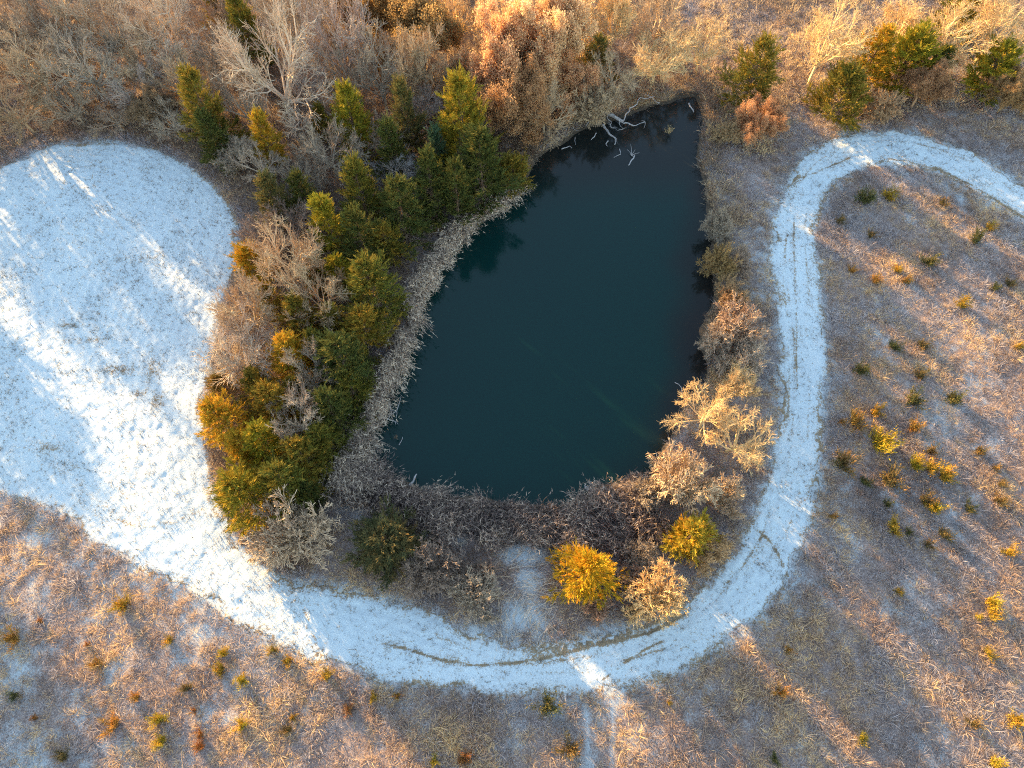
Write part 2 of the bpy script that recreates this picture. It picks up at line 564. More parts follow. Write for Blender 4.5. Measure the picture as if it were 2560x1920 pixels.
def field_bare(X, Y, d):
    b = .13 + .45 * (fbm(X * .25, Y * .25, 41) - .45) + .10 * np.sin(d * 9.0 + 3 * fbm(X * .3, Y * .3, 37))
    b += spots(X, Y, FIELD_BARE) * (.4 + .9 * fbm(X * 2, Y * 2, 44))
    for pl, w in TRACKS:
        b += w * .6 * np.exp(-(pdist(X, Y, pl) / .16) ** 2)
    return b


def path_bare(X, Y, d):
    b = .14 + .45 * (fbm(X * .5, Y * .5, 51) - .45) + .18 * (vnoise(d * 2.6, X * .12 + Y * .1, 53) - .5)
    b += .30 * np.exp(-((d + 1.25 + .25 * (fbm(X * .2, Y * .2, 58) - .5)) / .12) ** 2) * sstep(.35, .6, vnoise(X * .5, Y * .5, 59))
    for pl, w in TRACKS:
        dd = pdist(X, Y, pl)
        b += w * .95 * np.exp(-(dd / .08) ** 2) * (.1 + 1.0 * vnoise(X * 2.5, Y * 2.5, 57)) + w * .2 * np.exp(-(dd / .5) ** 2)
    return b


def build_water():
    lo, hi = POND.min(0) - 2, POND.max(0) + 2
    xs, ys = np.arange(lo[0], hi[0], .5), np.arange(lo[1], hi[1], .5)
    X, Y = np.meshgrid(xs, ys)
    shp = X.shape
    X, Y = X.ravel(), Y.ravel()
    d = sdf(X, Y, POND)
    cx, cy = P(1290, 620)
    sh = .9 * sstep(-4.5, -.3, d + (fbm(X * .2, Y * .2, 61) - .5) * 3) * sstep(-3, 6, X - cx + (Y - cy) * .05)
    sh = np.maximum(sh, .75 * sstep(8, 15, Y - cy))
    idx = np.arange(X.size).reshape(shp)
    F = np.stack([idx[:-1, :-1], idx[:-1, 1:], idx[1:, 1:], idx[1:, :-1]], -1).reshape(-1, 4)
    F = F[(d < 1.2)[F].all(1)]
    used = np.unique(F)
    re = np.full(X.size, -1)
    re[used] = np.arange(len(used))
    me = mesh_np('water', np.stack([X, Y, np.full(X.shape, -.22)], 1)[used], [re[F]], vattr={'shallow': sh[used]}, mat=M_WATER)
    link('water', me, label='still dark teal water of the farm pond', kind='structure')


# ------------------------------------------------------------------ ground cover (nobody could count it)
def scatter(rng, n, x0=-60, x1=60, y0=-7, y1=88):
    X, Y = rng.uniform(x0, x1, n), rng.uniform(y0, y1, n)
    # keep what the frame (and a step to the side of it) can see
    depth = Y * st + HC * ct
    u = X / depth * FPX
    v = (Y * ct - HC * st) / depth * FPX
    k = (np.abs(u) < 1400) & (v > -1080) & (v < 1120)
    return X[k], Y[k]


def build_grass():
    rng = np.random.default_rng(5)
    X, Y = scatter(rng, 270000)
    f = ground_fields(X, Y)
    dens = .55 + .75 * sstep(.35, .68, fbm(X * .45, Y * .45, 71))
    left = sstep(-8, -26, X) * sstep(24, 12, Y)
    dens *= 1 - .25 * left
    ok = (f['pond'] > -.1) & (f['field'] > -.05) & (f['path'] > -.05) & (f['reed'] > .2)
    dens = np.where(f['w1'] < 0, .30, dens)
    dens = np.where((f['w2'] < 0), .9, dens)
    s = spots(X, Y, SNOW_SPOTS)
    dens *= np.clip(1 - .95 * s, .04, 1)
    for pl, w in RUTS:
        dens *= 1 - .85 * np.exp(-(pdist(X, Y, pl) / w) ** 2)
    edge = np.minimum(f['field'], f['path'])
    dens += .8 * np.exp(-(f['pond'] / 1.4) ** 2)
    dens += .9 * np.exp(-((edge - .35) / .35) ** 2)
    keep = ok & (rng.uniform(size=len(X)) < dens * .92)
    X, Y, edge = X[keep], Y[keep], edge[keep]
    z = ground_z(X, Y, f['pond'][keep])
    n = len(X)
    size = np.clip(rng.lognormal(-1.0, .45, n), .16, .85) * (.75 + .5 * fbm(X * .2, Y * .2, 73))
    size *= np.where(edge < .35, .7, 1)
    shore = np.exp(-(f['pond'][keep] / 1.6) ** 2)
    tone = np.clip(.5 + 1.2 * (fbm(X * .3, Y * .3, 75) - .5) + rng.normal(0, .2, n) + .3 * shore, .25, 1)
    frosted = rng.uniform(size=n) < .12 + .5 * sstep(.45, .62, fbm(X * .25, Y * .25, 79))
    tone = np.where(frosted, rng.uniform(0, .14, n), tone)
    lean = np.stack([fbm(X * .4, Y * .4, 77) - .5, fbm(X * .4, Y * .4, 78) - .5], 1) * 1.6
    nb = rng.integers(13, 26, n)
    i = np.repeat(np.arange(n), nb)
    m = len(i)
    a = rng.uniform(0, 2 * math.pi, m)
    r = rng.uniform(0, 1, m) ** .6
    sz = size[i]
    base = np.stack([X[i] + np.cos(a) * r * .18 * (sz + .3), Y[i] + np.sin(a) * r * .20 * (sz + .3), z[i] - .03], 1)
    L = sz * rng.uniform(.55, 1.15, m)
    out = .25 + 1.0 * r
    vec = np.stack([np.cos(a) * out + lean[i, 0] + rng.normal(0, .2, m), np.sin(a) * out + lean[i, 1] + rng.normal(0, .2, m), rng.uniform(.55, 1.25, m)], 1)
    vec = norm(vec) * L[:, None]
    bend = np.stack([vec[:, 0] * .15, vec[:, 1] * .15, -.10 * L], 1)
    V, F = blades(base, vec, rng.uniform(.011, .026, m) * (.7 + .7 * sz), rng, bend)
    t = np.clip(tone[i] + rng.normal(0, .10, m) * np.where(frosted[i], .5, 1), 0, 1)
    me = mesh_np('dry_grass', V, F, fattr={'tint': np.concatenate([t, t])}, mat=M_GRASS)
    link('dry_grass', me, label='rust and straw coloured dead grass covering the meadows', cat='grass', kind='stuff')


def build_stubble():
    rng = np.random.default_rng(6)
    X, Y = scatter(rng, 420000)
    d = np.minimum(sdf(X, Y, FIELD), sdf(X, Y, PATH))
    k = d < .1
    X, Y, d = X[k], Y[k], d[k]
    nn = fbm(X * .6, Y * .6, 81)
    dens = .30 + .9 * sstep(.45, .78, nn) + .8 * sstep(-.5, 0, d) + 2.0 * spots(X, Y, FIELD_BARE)
    for pl, w in TRACKS:
        dens += .9 * w * np.exp(-(pdist(X, Y, pl) / .12) ** 2)
    k = rng.uniform(size=len(X)) < dens * .45
    X, Y = X[k], Y[k]
    n = len(X)
    i = np.repeat(np.arange(n), 3)
    m = len(i)
    z = ground_z(X, Y, np.full(n, 9.))
    size = rng.lognormal(-2.1, .5, n)
    a = rng.uniform(0, 6.283, m)
    base = np.stack([X[i] + rng.normal(0, .02, m), Y[i] + rng.normal(0, .02, m), z[i]], 1)
    vec = np.stack([np.cos(a) * .8, np.sin(a) * .8, rng.uniform(.5, 1.2, m)], 1)
    vec = norm(vec) * (size[i] * 1.3 + .05)[:, None]
    V, F = blades(base, vec, rng.uniform(.022, .045, m), rng)
    me = mesh_np('grass_stubble', V, F, fattr={'tint': rng.uniform(0, 1, m)}, mat=M_STUB)
    link('grass_stubble', me, label='short cut grass stubble poking through the snow on field and path', cat='stubble', kind='stuff')


def build_reeds():
    rng = np.random.default_rng(7)
    lo = np.minimum(REED_L.min(0), REED_B.min(0)) - 1
    hi = np.maximum(REED_L.max(0), REED_B.max(0)) + 1
    n = int((hi[0] - lo[0]) * (hi[1] - lo[1]) * 135)
    X, Y = rng.uniform(lo[0], hi[0], n), rng.uniform(lo[1], hi[1], n)
    dl, db = sdf(X, Y, REED_L), sdf(X, Y, REED_B)
    wob = (fbm(X * .9, Y * .9, 91) - .5) * 1.6
    d = np.minimum(dl, db) + wob
    dens = np.where(fbm(X * .8, Y * .8, 95) > .36, 1.0, .5)
    k = (d < 0) & (rng.uniform(size=n) < dens * (1 - .75 * spots(X, Y, SNOW_SPOTS)))
    X, Y, dl, db = X[k], Y[k], dl[k], db[k]
    pond = sdf(X, Y, POND)
    k = pond > np.where(Y > P(0, 640)[1], -.75, -.25) + (fbm(X * 1.2, Y * 1.2, 96) - .5) * 1.4
    X, Y, dl, db, pond = X[k], Y[k], dl[k], db[k], pond[k]
    n = len(X)
    z = np.maximum(ground_z(X, Y, pond), -.6)
    ang = fbm(X * .35, Y * .35, 92) * 9.0
    isb = db < dl
    lean = np.stack([np.cos(ang), np.sin(ang)], 1) * np.where(isb, .35, .18)[:, None]
    lean[~isb] += np.array([.30, -.26])
    lean[isb] += np.array([.05, .18])
    lean += rng.normal(0, .16, (n, 2))
    L = rng.uniform(1.1, 2.0, n) * (.55 + .75 * sstep(.35, .62, fbm(X * 1.0, Y * 1.0, 93)))
    base = np.stack([X, Y, z], 1)
    vec = norm(np.concatenate([lean, np.full((n, 1), .95)], 1)) * L[:, None]
    bend = np.concatenate([lean * .7 * L[:, None], (-.28 * L)[:, None]], 1)
    tone = np.clip(fbm(X * .8, Y * .8, 94) * .9 + rng.normal(.30, .2, n) - .60 * isb, 0, 1)  # bottom reeds tinted darker: the belt's shade put into their colour
    V1, F1 = blades(base, vec, rng.uniform(.025, .05, n), rng, bend)
    # two leaves and a seed head on each stem
    q = 6
    i = np.repeat(np.arange(n), q)
    m = len(i)
    frac = np.where(np.tile(np.arange(q), n) < 3, rng.uniform(.75, 1.0, m), rng.uniform(.25, .85, m))
    hb = base[i] + vec[i] * frac[:, None] + bend[i] * (frac ** 2)[:, None]
    head = np.tile(np.arange(q), n) < 3
    hv = norm(np.concatenate([lean[i] * 1.5, np.full((m, 1), .1)], 1) + rng.normal(0, .55, (m, 3))) * np.where(head, rng.uniform(.2, .42, m), rng.uniform(.35, .75, m))[:, None]
    V2, F2 = blades(hb, hv, np.where(head, rng.uniform(.035, .075, m), rng.uniform(.018, .035, m)), rng)
    t2 = np.clip(tone[i] + np.where(head, .15, -.1) + rng.normal(0, .15, m), 0, 1)
    # flattened, frosted stems lying over the snowy patches below the pond
    px, py = [], []
    for dx, dy, rx, ry, a in SNOW_SPOTS[:8]:
        q = int(rx * ry * .06)
        ex, ey = P(dx + rng.normal(0, .62, q) * rx, dy + rng.normal(0, .62, q) * ry)
        px.append(ex)
        py.append(ey)
    px, py = np.concatenate(px), np.concatenate(py)
    q = len(px)
    fa = 1.2 + 5.0 * (fbm(px * .3, py * .3, 97) - .5) + rng.normal(0, .3, q)
    fb = np.stack([px, py, ground_z(px, py, np.full(q, 9.)) + rng.uniform(.03, .22, q)], 1)
    fv = norm(np.stack([np.cos(fa), np.sin(fa), rng.normal(.05, .12, q)], 1)) * rng.uniform(.5, 1.2, q)[:, None]
    V3, F3 = blades(fb, fv, rng.uniform(.025, .05, q), rng)
    t2 = np.concatenate([t2, np.clip(rng.normal(.9, .12, q), .4, 1)])
    V = np.concatenate([V1, V2, V3])
    Fq, Ft = F1[0], np.concatenate([F1[1], F2[0] + len(V1), F3[0] + len(V1) + len(V2)])
    me = mesh_np('cattail_reeds', V, [Fq, Ft], fattr={'tint': np.concatenate([tone * .8, tone * .8, t2])}, mat=M_REED)
    link('cattail_reeds', me, label='dry grey-tan cattail reeds fringing the left and bottom pond shore', cat='reeds', kind='stuff')


def brush_clumps(name, X, Y, z, size, tone, rng, mat, label, cat, per=34, flat=.6, wid=(.014, .034)):
    n = len(X)
    i = np.repeat(np.arange(n), per)
    m = len(i)
    a = rng.uniform(0, 6.283, m)
    r = rng.uniform(0, 1, m) ** .5
    sz = size[i]
    el = rng.uniform(.15, 1.3, m)
    d = np.stack([np.cos(a) * np.cos(el), np.sin(a) * np.cos(el), np.sin(el)], 1)
    base = np.stack([X[i], Y[i], z[i]], 1) + d * (r * sz * .75)[:, None] * np.array([1, 1, flat + .3])
    vec = norm(d + rng.normal(0, .55, (m, 3)) + np.array([0, 0, .25])) * (sz * rng.uniform(.25, .6, m))[:, None]
    bend = rng.normal(0, .12, (m, 3)) * sz[:, None]
    V, F = blades(base, vec, rng.uniform(wid[0], wid[1], m) * (.6 + .5 * sz), rng, bend)
    t = np.clip(tone[i] + rng.normal(0, .2, m), 0, 1)
    me = mesh_np(name, V, F, fattr={'tint': np.concatenate([t, t])}, mat=mat)
    return link(name, me, label=label, cat=cat, kind='stuff')


def build_brush():
    rng = np.random.default_rng(8)
    X, Y = scatter(rng, 60000)
    w1, w2, sc = sdf(X, Y, WOOD1), sdf(X, Y, WOOD2), sdf(X, Y, SCRUB)
    pond = sdf(X, Y, POND)
    fd, pt = sdf(X, Y, FIELD), sdf(X, Y, PATH)
    n = fbm(X * .3, Y * .3, 101)
    dens = np.where(w1 < -.3, .42, 0) + np.where(w2 < -.3, .40, 0) + np.where(sc < -.2, .35 * (n > .45), 0)
    dens *= np.clip(1 - 1.2 * spots(X, Y, SNOW_SPOTS[:8]), 0, 1)
    dens *= np.where(n > .42, 1, .45) * (1 - .8 * spots(X, Y, SNOW_SPOTS))
    dens = np.where((pond < 1.6) & (Y > P(0, 400)[1]), .7, dens)
    dens = np.where((pond < 2.4) & (X > P(1400, 700)[0]) & (Y < P(0, 400)[1]) & (Y > P(0, 900)[1]), .55, dens)
    k = (rng.uniform(size=len(X)) < dens) & (pond > -.15) & (np.minimum(fd, pt) > .6)
    X, Y, w2, sc = X[k], Y[k], w2[k], sc[k]
    size = rng.uniform(.6, 1.5, len(X)) * np.where(sc < 0, .55, 1) * np.where(w2 < 0, .8, 1)
    tone = np.clip(.20 + 1.1 * (fbm(X * .22, Y * .22, 105) - .5) + rng.normal(0, .15, len(X)) + np.where(w2 < 0, .55, 0), 0, 1)
    brush_clumps('underbrush', X, Y, ground_z(X, Y, pond[k]), size, tone, rng, M_BRUSH, 'tangled brown underbrush filling the woods and pond banks', 'underbrush')


build_ground()
build_sheet('snow_field', FIELD, 'mown field under thin snow with long streaks of sunlight', .13, 31, field_bare)
build_sheet('snow_path', PATH, 'snow-covered mown path curving round the pond', .11, 33, path_bare, .039, lambda X, Y: sdf(X, Y, FIELD))
build_water()
build_grass()
build_stubble()
build_reeds()
build_brush()


# ------------------------------------------------------------------ tree makers (each returns meshes of its parts, plus its size)
def grow_bare(seed, up=.30, spread=1.0, stems=1, dense=1.0, H=8.0):
    rnd = random.Random(seed)
    wood, twig = [], []

    def rv(s):
        return Vector((rnd.gauss(0, s), rnd.gauss(0, s), rnd.gauss(0, s)))

    def branch(p, d, L, r, lev):
        n = (5, 5, 4, 3, 2)[lev]
        kids = (0, 7, 7, 6, 0)[lev]
        kids = int(kids * dense + .5)
        pts = [p.copy()]
        for s in range(n):
            d = (d + rv(.07 + .03 * lev) + Vector((0, 0, up * (.10 if lev else .02)))).normalized()
            q = p + d * (L / n)
            r0, r1 = r * (1 - .75 * s / n), r * (1 - .75 * (s + 1) / n)
            (wood if lev < 3 else twig).append((p, q, max(r0, .016), max(r1, .010)))
            p = q
            pts.append(p.copy())
        if lev == 4:
            return
        for c in range(kids):
            t = rnd.uniform(.22, 1.0)
            fi = t * n
            j = min(int(fi), n - 1)
            b = pts[j].lerp(pts[j + 1], fi - j)
            ax = (pts[j + 1] - pts[j]).normalized()
            side = rv(1)
            side = (side - ax * side.dot(ax)).normalized()
            nd = (ax * rnd.uniform(.75, 1.15) + side * rnd.uniform(.42, .85)).normalized()
            branch(b, nd, L * rnd.uniform(.42, .68) * (1.15 - .42 * t), max(r * (.66 - .25 * t), .009), lev + 1)
        if lev == 3:
            for c in range(int(4 * dense)):
                t = rnd.uniform(.1, 1)
                fi = t * n
                j = min(int(fi), n - 1)
                b = pts[j].lerp(pts[j + 1], fi - j)
                branch(b, (d + rv(.5)).normalized(), L * rnd.uniform(.4, .8), .012, 4)

    for s in range(stems):
        a = rnd.uniform(0, 6.283)
        base = Vector((math.cos(a), math.sin(a), 0)) * (0 if stems == 1 else .25)
        d = Vector((math.cos(a) * .18, math.sin(a) * .18, 1)).normalized() if stems == 1 else Vector((math.cos(a) * .5, math.sin(a) * .5, 1)).normalized()
        th = H * (.26 if stems == 1 else .12)
        p = base + Vector((0, 0, -.3))
        r = .17 if stems == 1 else .08
        for k in range(3):
            q = p + (d + rv(.06)) * (th / 3 + .1)
            wood.append((p, q, r * (1.25 - .12 * k), r * (1.13 - .12 * k)))
            p = q
        limbs = (10 if stems == 1 else 3)
        for l in range(limbs):
            b = 2 * math.pi * l / limbs + rnd.uniform(-.5, .5)
            el = rnd.uniform(.25, 1.15) if spread >= 1 else rnd.uniform(.7, 1.3)
            nd = Vector((math.cos(b) * math.cos(el), math.sin(b) * math.cos(el), math.sin(el)))
            branch(p - Vector((0, 0, rnd.uniform(0, th * .3))), nd, H * rnd.uniform(.42, .56), r * rnd.uniform(.55, .8), 1)
    return wood, twig


def seg_mesh(name, segs, k, mat, seed):
    P0 = np.array([s[0][:] for s in segs])
    P1 = np.array([s[1][:] for s in segs])
    V, F = tubes(P0, P1, [s[2] for s in segs], [s[3] for s in segs], k)
    rng = np.random.default_rng(seed)
    t = np.tile(rng.uniform(0, 1, len(segs)), k)
    return mesh_np(name, V, [F], fattr={'tint': t}, mat=mat)


def extent(*mes):
    co = []
    for me in mes:
        a = np.zeros(len(me.vertices) * 3, np.float32)
        me.vertices.foreach_get('co', a)
        co.append(a.reshape(-1, 3))
    co = np.concatenate(co)
    r = np.percentile(np.hypot(co[:, 0], co[:, 1]), 97)
    return 2 * r, np.percentile(co[:, 2], 99.5)


PROTO = {}


def proto_bare(key, seeds, **kw):
    L = []
    for s in seeds:
        wood, twig = grow_bare(s, **kw)
        a = seg_mesh(key + '_trunk', wood, 4, M_BARK, s)
        b = seg_mesh(key + '_crown', twig, 3, M_TWIG, s + 1)
        L.append(([('trunk', a), ('crown', b)], extent(a, b)))
    PROTO[key] = L


def proto_leafy(key, seeds, per=7, **kw):
    L = []
    for s in seeds:
        rng = np.random.default_rng(s)
        wood, twig = grow_bare(s, **kw)
        a = seg_mesh(key + '_trunk', wood + twig[::3], 3, M_BARK, s)
        tips = np.array([t[1][:] for t in twig])
        tips = tips[rng.uniform(size=len(tips)) < .85]
        i = np.repeat(np.arange(len(tips)), per)
        m = len(i)
        b = tips[i] + rng.normal(0, .16, (m, 3))
        v = norm(rng.normal(0, 1, (m, 3)) + np.array([0, 0, -.3])) * rng.uniform(.10, .20, m)[:, None]
        V, F = blades(b, v, rng.uniform(.07, .13, m), rng)
        tw = rng.uniform(0, 1, len(tips))
        t = np.clip(.6 * tw[i] + .4 * rng.uniform(0, 1, m), 0, 1)
        c = mesh_np(key + '_crown', V, F, fattr={'tint': t}, mat=M_LEAF)
        L.append(([('trunk', a), ('crown', c)], extent(a, c)))
    PROTO[key] = L


def cedar_meshes(key, seed, H=8.0, R=2.4, nb=105, shape=.65, blade=(.26, .52), bw=(.045, .095), per=16):
    rng = np.random.default_rng(seed)
    tw = []
    p = np.array([0, 0, -.3])
    k = 8
    lean = rng.normal(0, .015, 2)
    ax = lambda t: np.stack([lean[0] * t * H + 0 * t, lean[1] * t * H + 0 * t, t * H], -1)
    pts = ax(np.linspace(0, .97, k + 1))
    pts[0, 2] = -.3
    P0, P1 = [pts[:-1]], [pts[1:]]
    R0 = [np.linspace(.16, .03, k)]
    R1 = [np.linspace(.145, .015, k)]
    t = np.sort(rng.uniform(.04, 1.0, nb) ** .9)
    az = np.arange(nb) * 2.39996 + rng.normal(0, .5, nb)
    bulge = 1 + .28 * np.sin(az * 2 + rng.uniform(0, 6)) * rng.uniform(.3, 1) + .25 * np.sin(t * 17 + az + rng.uniform(0, 6))
    prof = np.clip((1.03 - t), 0, 1) ** shape * np.clip(t * 6 + .55, 0, 1)
    L = R * prof * bulge * rng.uniform(.45, 1.2, nb) + .22
    el = .10 + .95 * t + rng.normal(0, .16, nb)
    d = np.stack([np.cos(az) * np.cos(el), np.sin(az) * np.cos(el), np.sin(el)], 1)
    b0 = ax(t)
    P0.append(b0)
    P1.append(b0 + d * (L * .85)[:, None])
    R0.append(.012 + .012 * L)
    R1.append(np.full(nb, .006))
    V, F = tubes(np.concatenate(P0), np.concatenate(P1), np.concatenate(R0), np.concatenate(R1), 4)
    trunk = mesh_np(key + '_trunk', V, [F], mat=M_CBARK)
    # sprays along every bough
    ns = np.maximum(4, (L * 5.5).astype(int))
    i = np.repeat(np.arange(nb), ns)
    m = len(i)
    fr = rng.uniform(.18, 1.0, m) ** .6
    side = norm(np.cross(d[i], np.array([0, 0, 1.0])))
    lat = rng.normal(0, .24, m) * (1.2 - fr) * L[i]
    sb = b0[i] + d[i] * (L[i] * fr)[:, None] + side * lat[:, None] + rng.normal(0, .06, (m, 3))
    sd = norm(d[i] + side * (np.sign(lat) * rng.uniform(.1, .7, m))[:, None] + np.array([0, 0, .35]) + rng.normal(0, .3, (m, 3)))
    st_ = rng.uniform(0, 1, m)
    j = np.repeat(np.arange(m), per)
    q = len(j)
    lb = rng.uniform(*blade, q)
    al = rng.uniform(-.1, .75, q)                    # how far out along its plume
    pl = rng.uniform(.7, 1.25, m)[j]
    bb = sb[j] + sd[j] * (al * pl)[:, None] + rng.normal(0, .05, (q, 3))
    bv = norm(sd[j] + rng.normal(0, .42, (q, 3)) * (1.1 - al)[:, None]) * (lb * (1.05 - .55 * al))[:, None]
    V, F = blades(bb, bv, rng.uniform(*bw, q), rng)
    tint = np.clip(.75 * st_[j] + .25 * rng.uniform(0, 1, q), 0, 1)
    crown = mesh_np(key + '_crown', V, F, fattr={'tint': tint}, mat=M_CEDAR)
    return trunk, crown


def proto_cedar(key, seeds, **kw):
    L = []
    for s in seeds:
        a, b = cedar_meshes(key, s, **kw)
        L.append(([('trunk', a), ('crown', b)], extent(b)))
    PROTO[key] = L


def proto_bush(key, seeds, mat, n=500, fuzzy=.35):
    """twiggy round bush: stems from one root, fine twigs round them"""
    L = []
    for s in seeds:
        rnd = random.Random(s)
        wood, twig = grow_bare(s, stems=11, H=3.2, dense=.68, spread=1.0, up=.15)
        a = seg_mesh(key + '_stems', wood, 3, M_BARK, s)
        b = seg_mesh(key + '_crown', twig, 3, mat, s + 1)
        L.append(([('stems', a), ('crown', b)], extent(a, b)))
    PROTO[key] = L


def proto_sapling(key, seeds, mat, droop=0.0, n=850, up=.45):
    L = []
    for s in seeds:
        rng = np.random.default_rng(s)
        # a handful of leaders, each with its own plume of needles
        nl = rng.integers(9, 15)
        az = rng.uniform(0, 6.283, nl)
        ln = rng.uniform(.45, 1.0, nl)
        el = rng.uniform(.35, 1.35, nl)
        ld = np.stack([np.cos(az) * np.cos(el), np.sin(az) * np.cos(el), np.sin(el)], 1)
        i = rng.integers(0, nl, n)
        f = rng.uniform(.1, 1, n)
        b = ld[i] * (ln[i] * f)[:, None] + rng.normal(0, .085, (n, 3))
        v = norm(ld[i] * .8 + rng.normal(0, .55, (n, 3)) + np.array([0, 0, up - droop])) * rng.uniform(.12, .26, n)[:, None] * (1.15 - .5 * f)[:, None]
        b[:, 2] = np.maximum(b[:, 2], .02)
        V, (F,) = blades(b, v, rng.uniform(.022, .05, n), rng)
        V2, F2 = tubes(np.zeros((nl, 3)) - np.array([0, 0, .1]), ld * ln[:, None], np.full(nl, .018), np.full(nl, .006), 3)
        lt = rng.uniform(0, 1, nl)
        t = np.clip(.6 * lt[i] + .4 * rng.uniform(0, 1, n), 0, 1)
        me = mesh_np(key, np.concatenate([V, V2]), [F, F2 + len(V)], fattr={'tint': np.concatenate([t, np.zeros(len(F2))])}, mat=mat)
        L.append(([(None, me)], extent(me)))
    PROTO[key] = L


proto_bare('bare', range(1, 7), up=.3, dense=.88)
proto_bare('slim', range(11, 14), up=.9, spread=.6)
proto_leafy('oak', range(21, 25), up=.3)
proto_cedar('cedar', range(31, 37))
proto_cedar('spire', range(41, 44), R=1.7, nb=95, shape=.55)
proto_cedar('round', range(51, 54), H=5.0, R=2.5, nb=100, shape=.45)
proto_bush('bush', range(61, 65), M_TWIG)
proto_sapling('sapling', range(71, 79), M_CEDAR)
proto_sapling('tuft', range(81, 85), M_LEAF, n=300, up=.3)

COUNT = {}


def plant(key, name, cat, dx, dy, w, hf, color, label, group, zc=.5, jitter=0):
    """put a plant so that its crown's middle is seen at survey pixel (dx, dy), w survey pixels wide, hf times as tall as wide"""
    L = PROTO[key]
    k = COUNT.get(key, 0)
    COUNT[key] = k + 1
    parts, (pw, ph) = L[k % len(L)]
    z = 0.0
    for _ in range(3):
        wm = w * mpp(dy, z)
        h = wm * hf
        z = zc * h
    x, y = P(dx, dy, z)
    rnd = random.Random(k * 7 + int(dx))
    s = wm / pw
    sz = h / ph
    gz = float(ground_z(np.array([x]), np.array([y]), np.array([9.]))[0])
    if len(parts) == 1:
        root = link(name, parts[0][1], None, label, cat, group)
        obs = [root]
    else:
        root = bpy.data.objects.new(name, None)
        C.objects.link(root)
        root.empty_display_size = .3
        root['label'] = label
        root['category'] = cat
        root['group'] = group
        obs = [link(pn, me, root) for pn, me in parts]
    root.location = (float(x), float(y), gz)
    root.rotation_euler = (0, 0, rnd.uniform(0, 6.283))
    root.scale = (s, s, sz)
    for o in obs:
        o.color = (*color, 1)
    return root


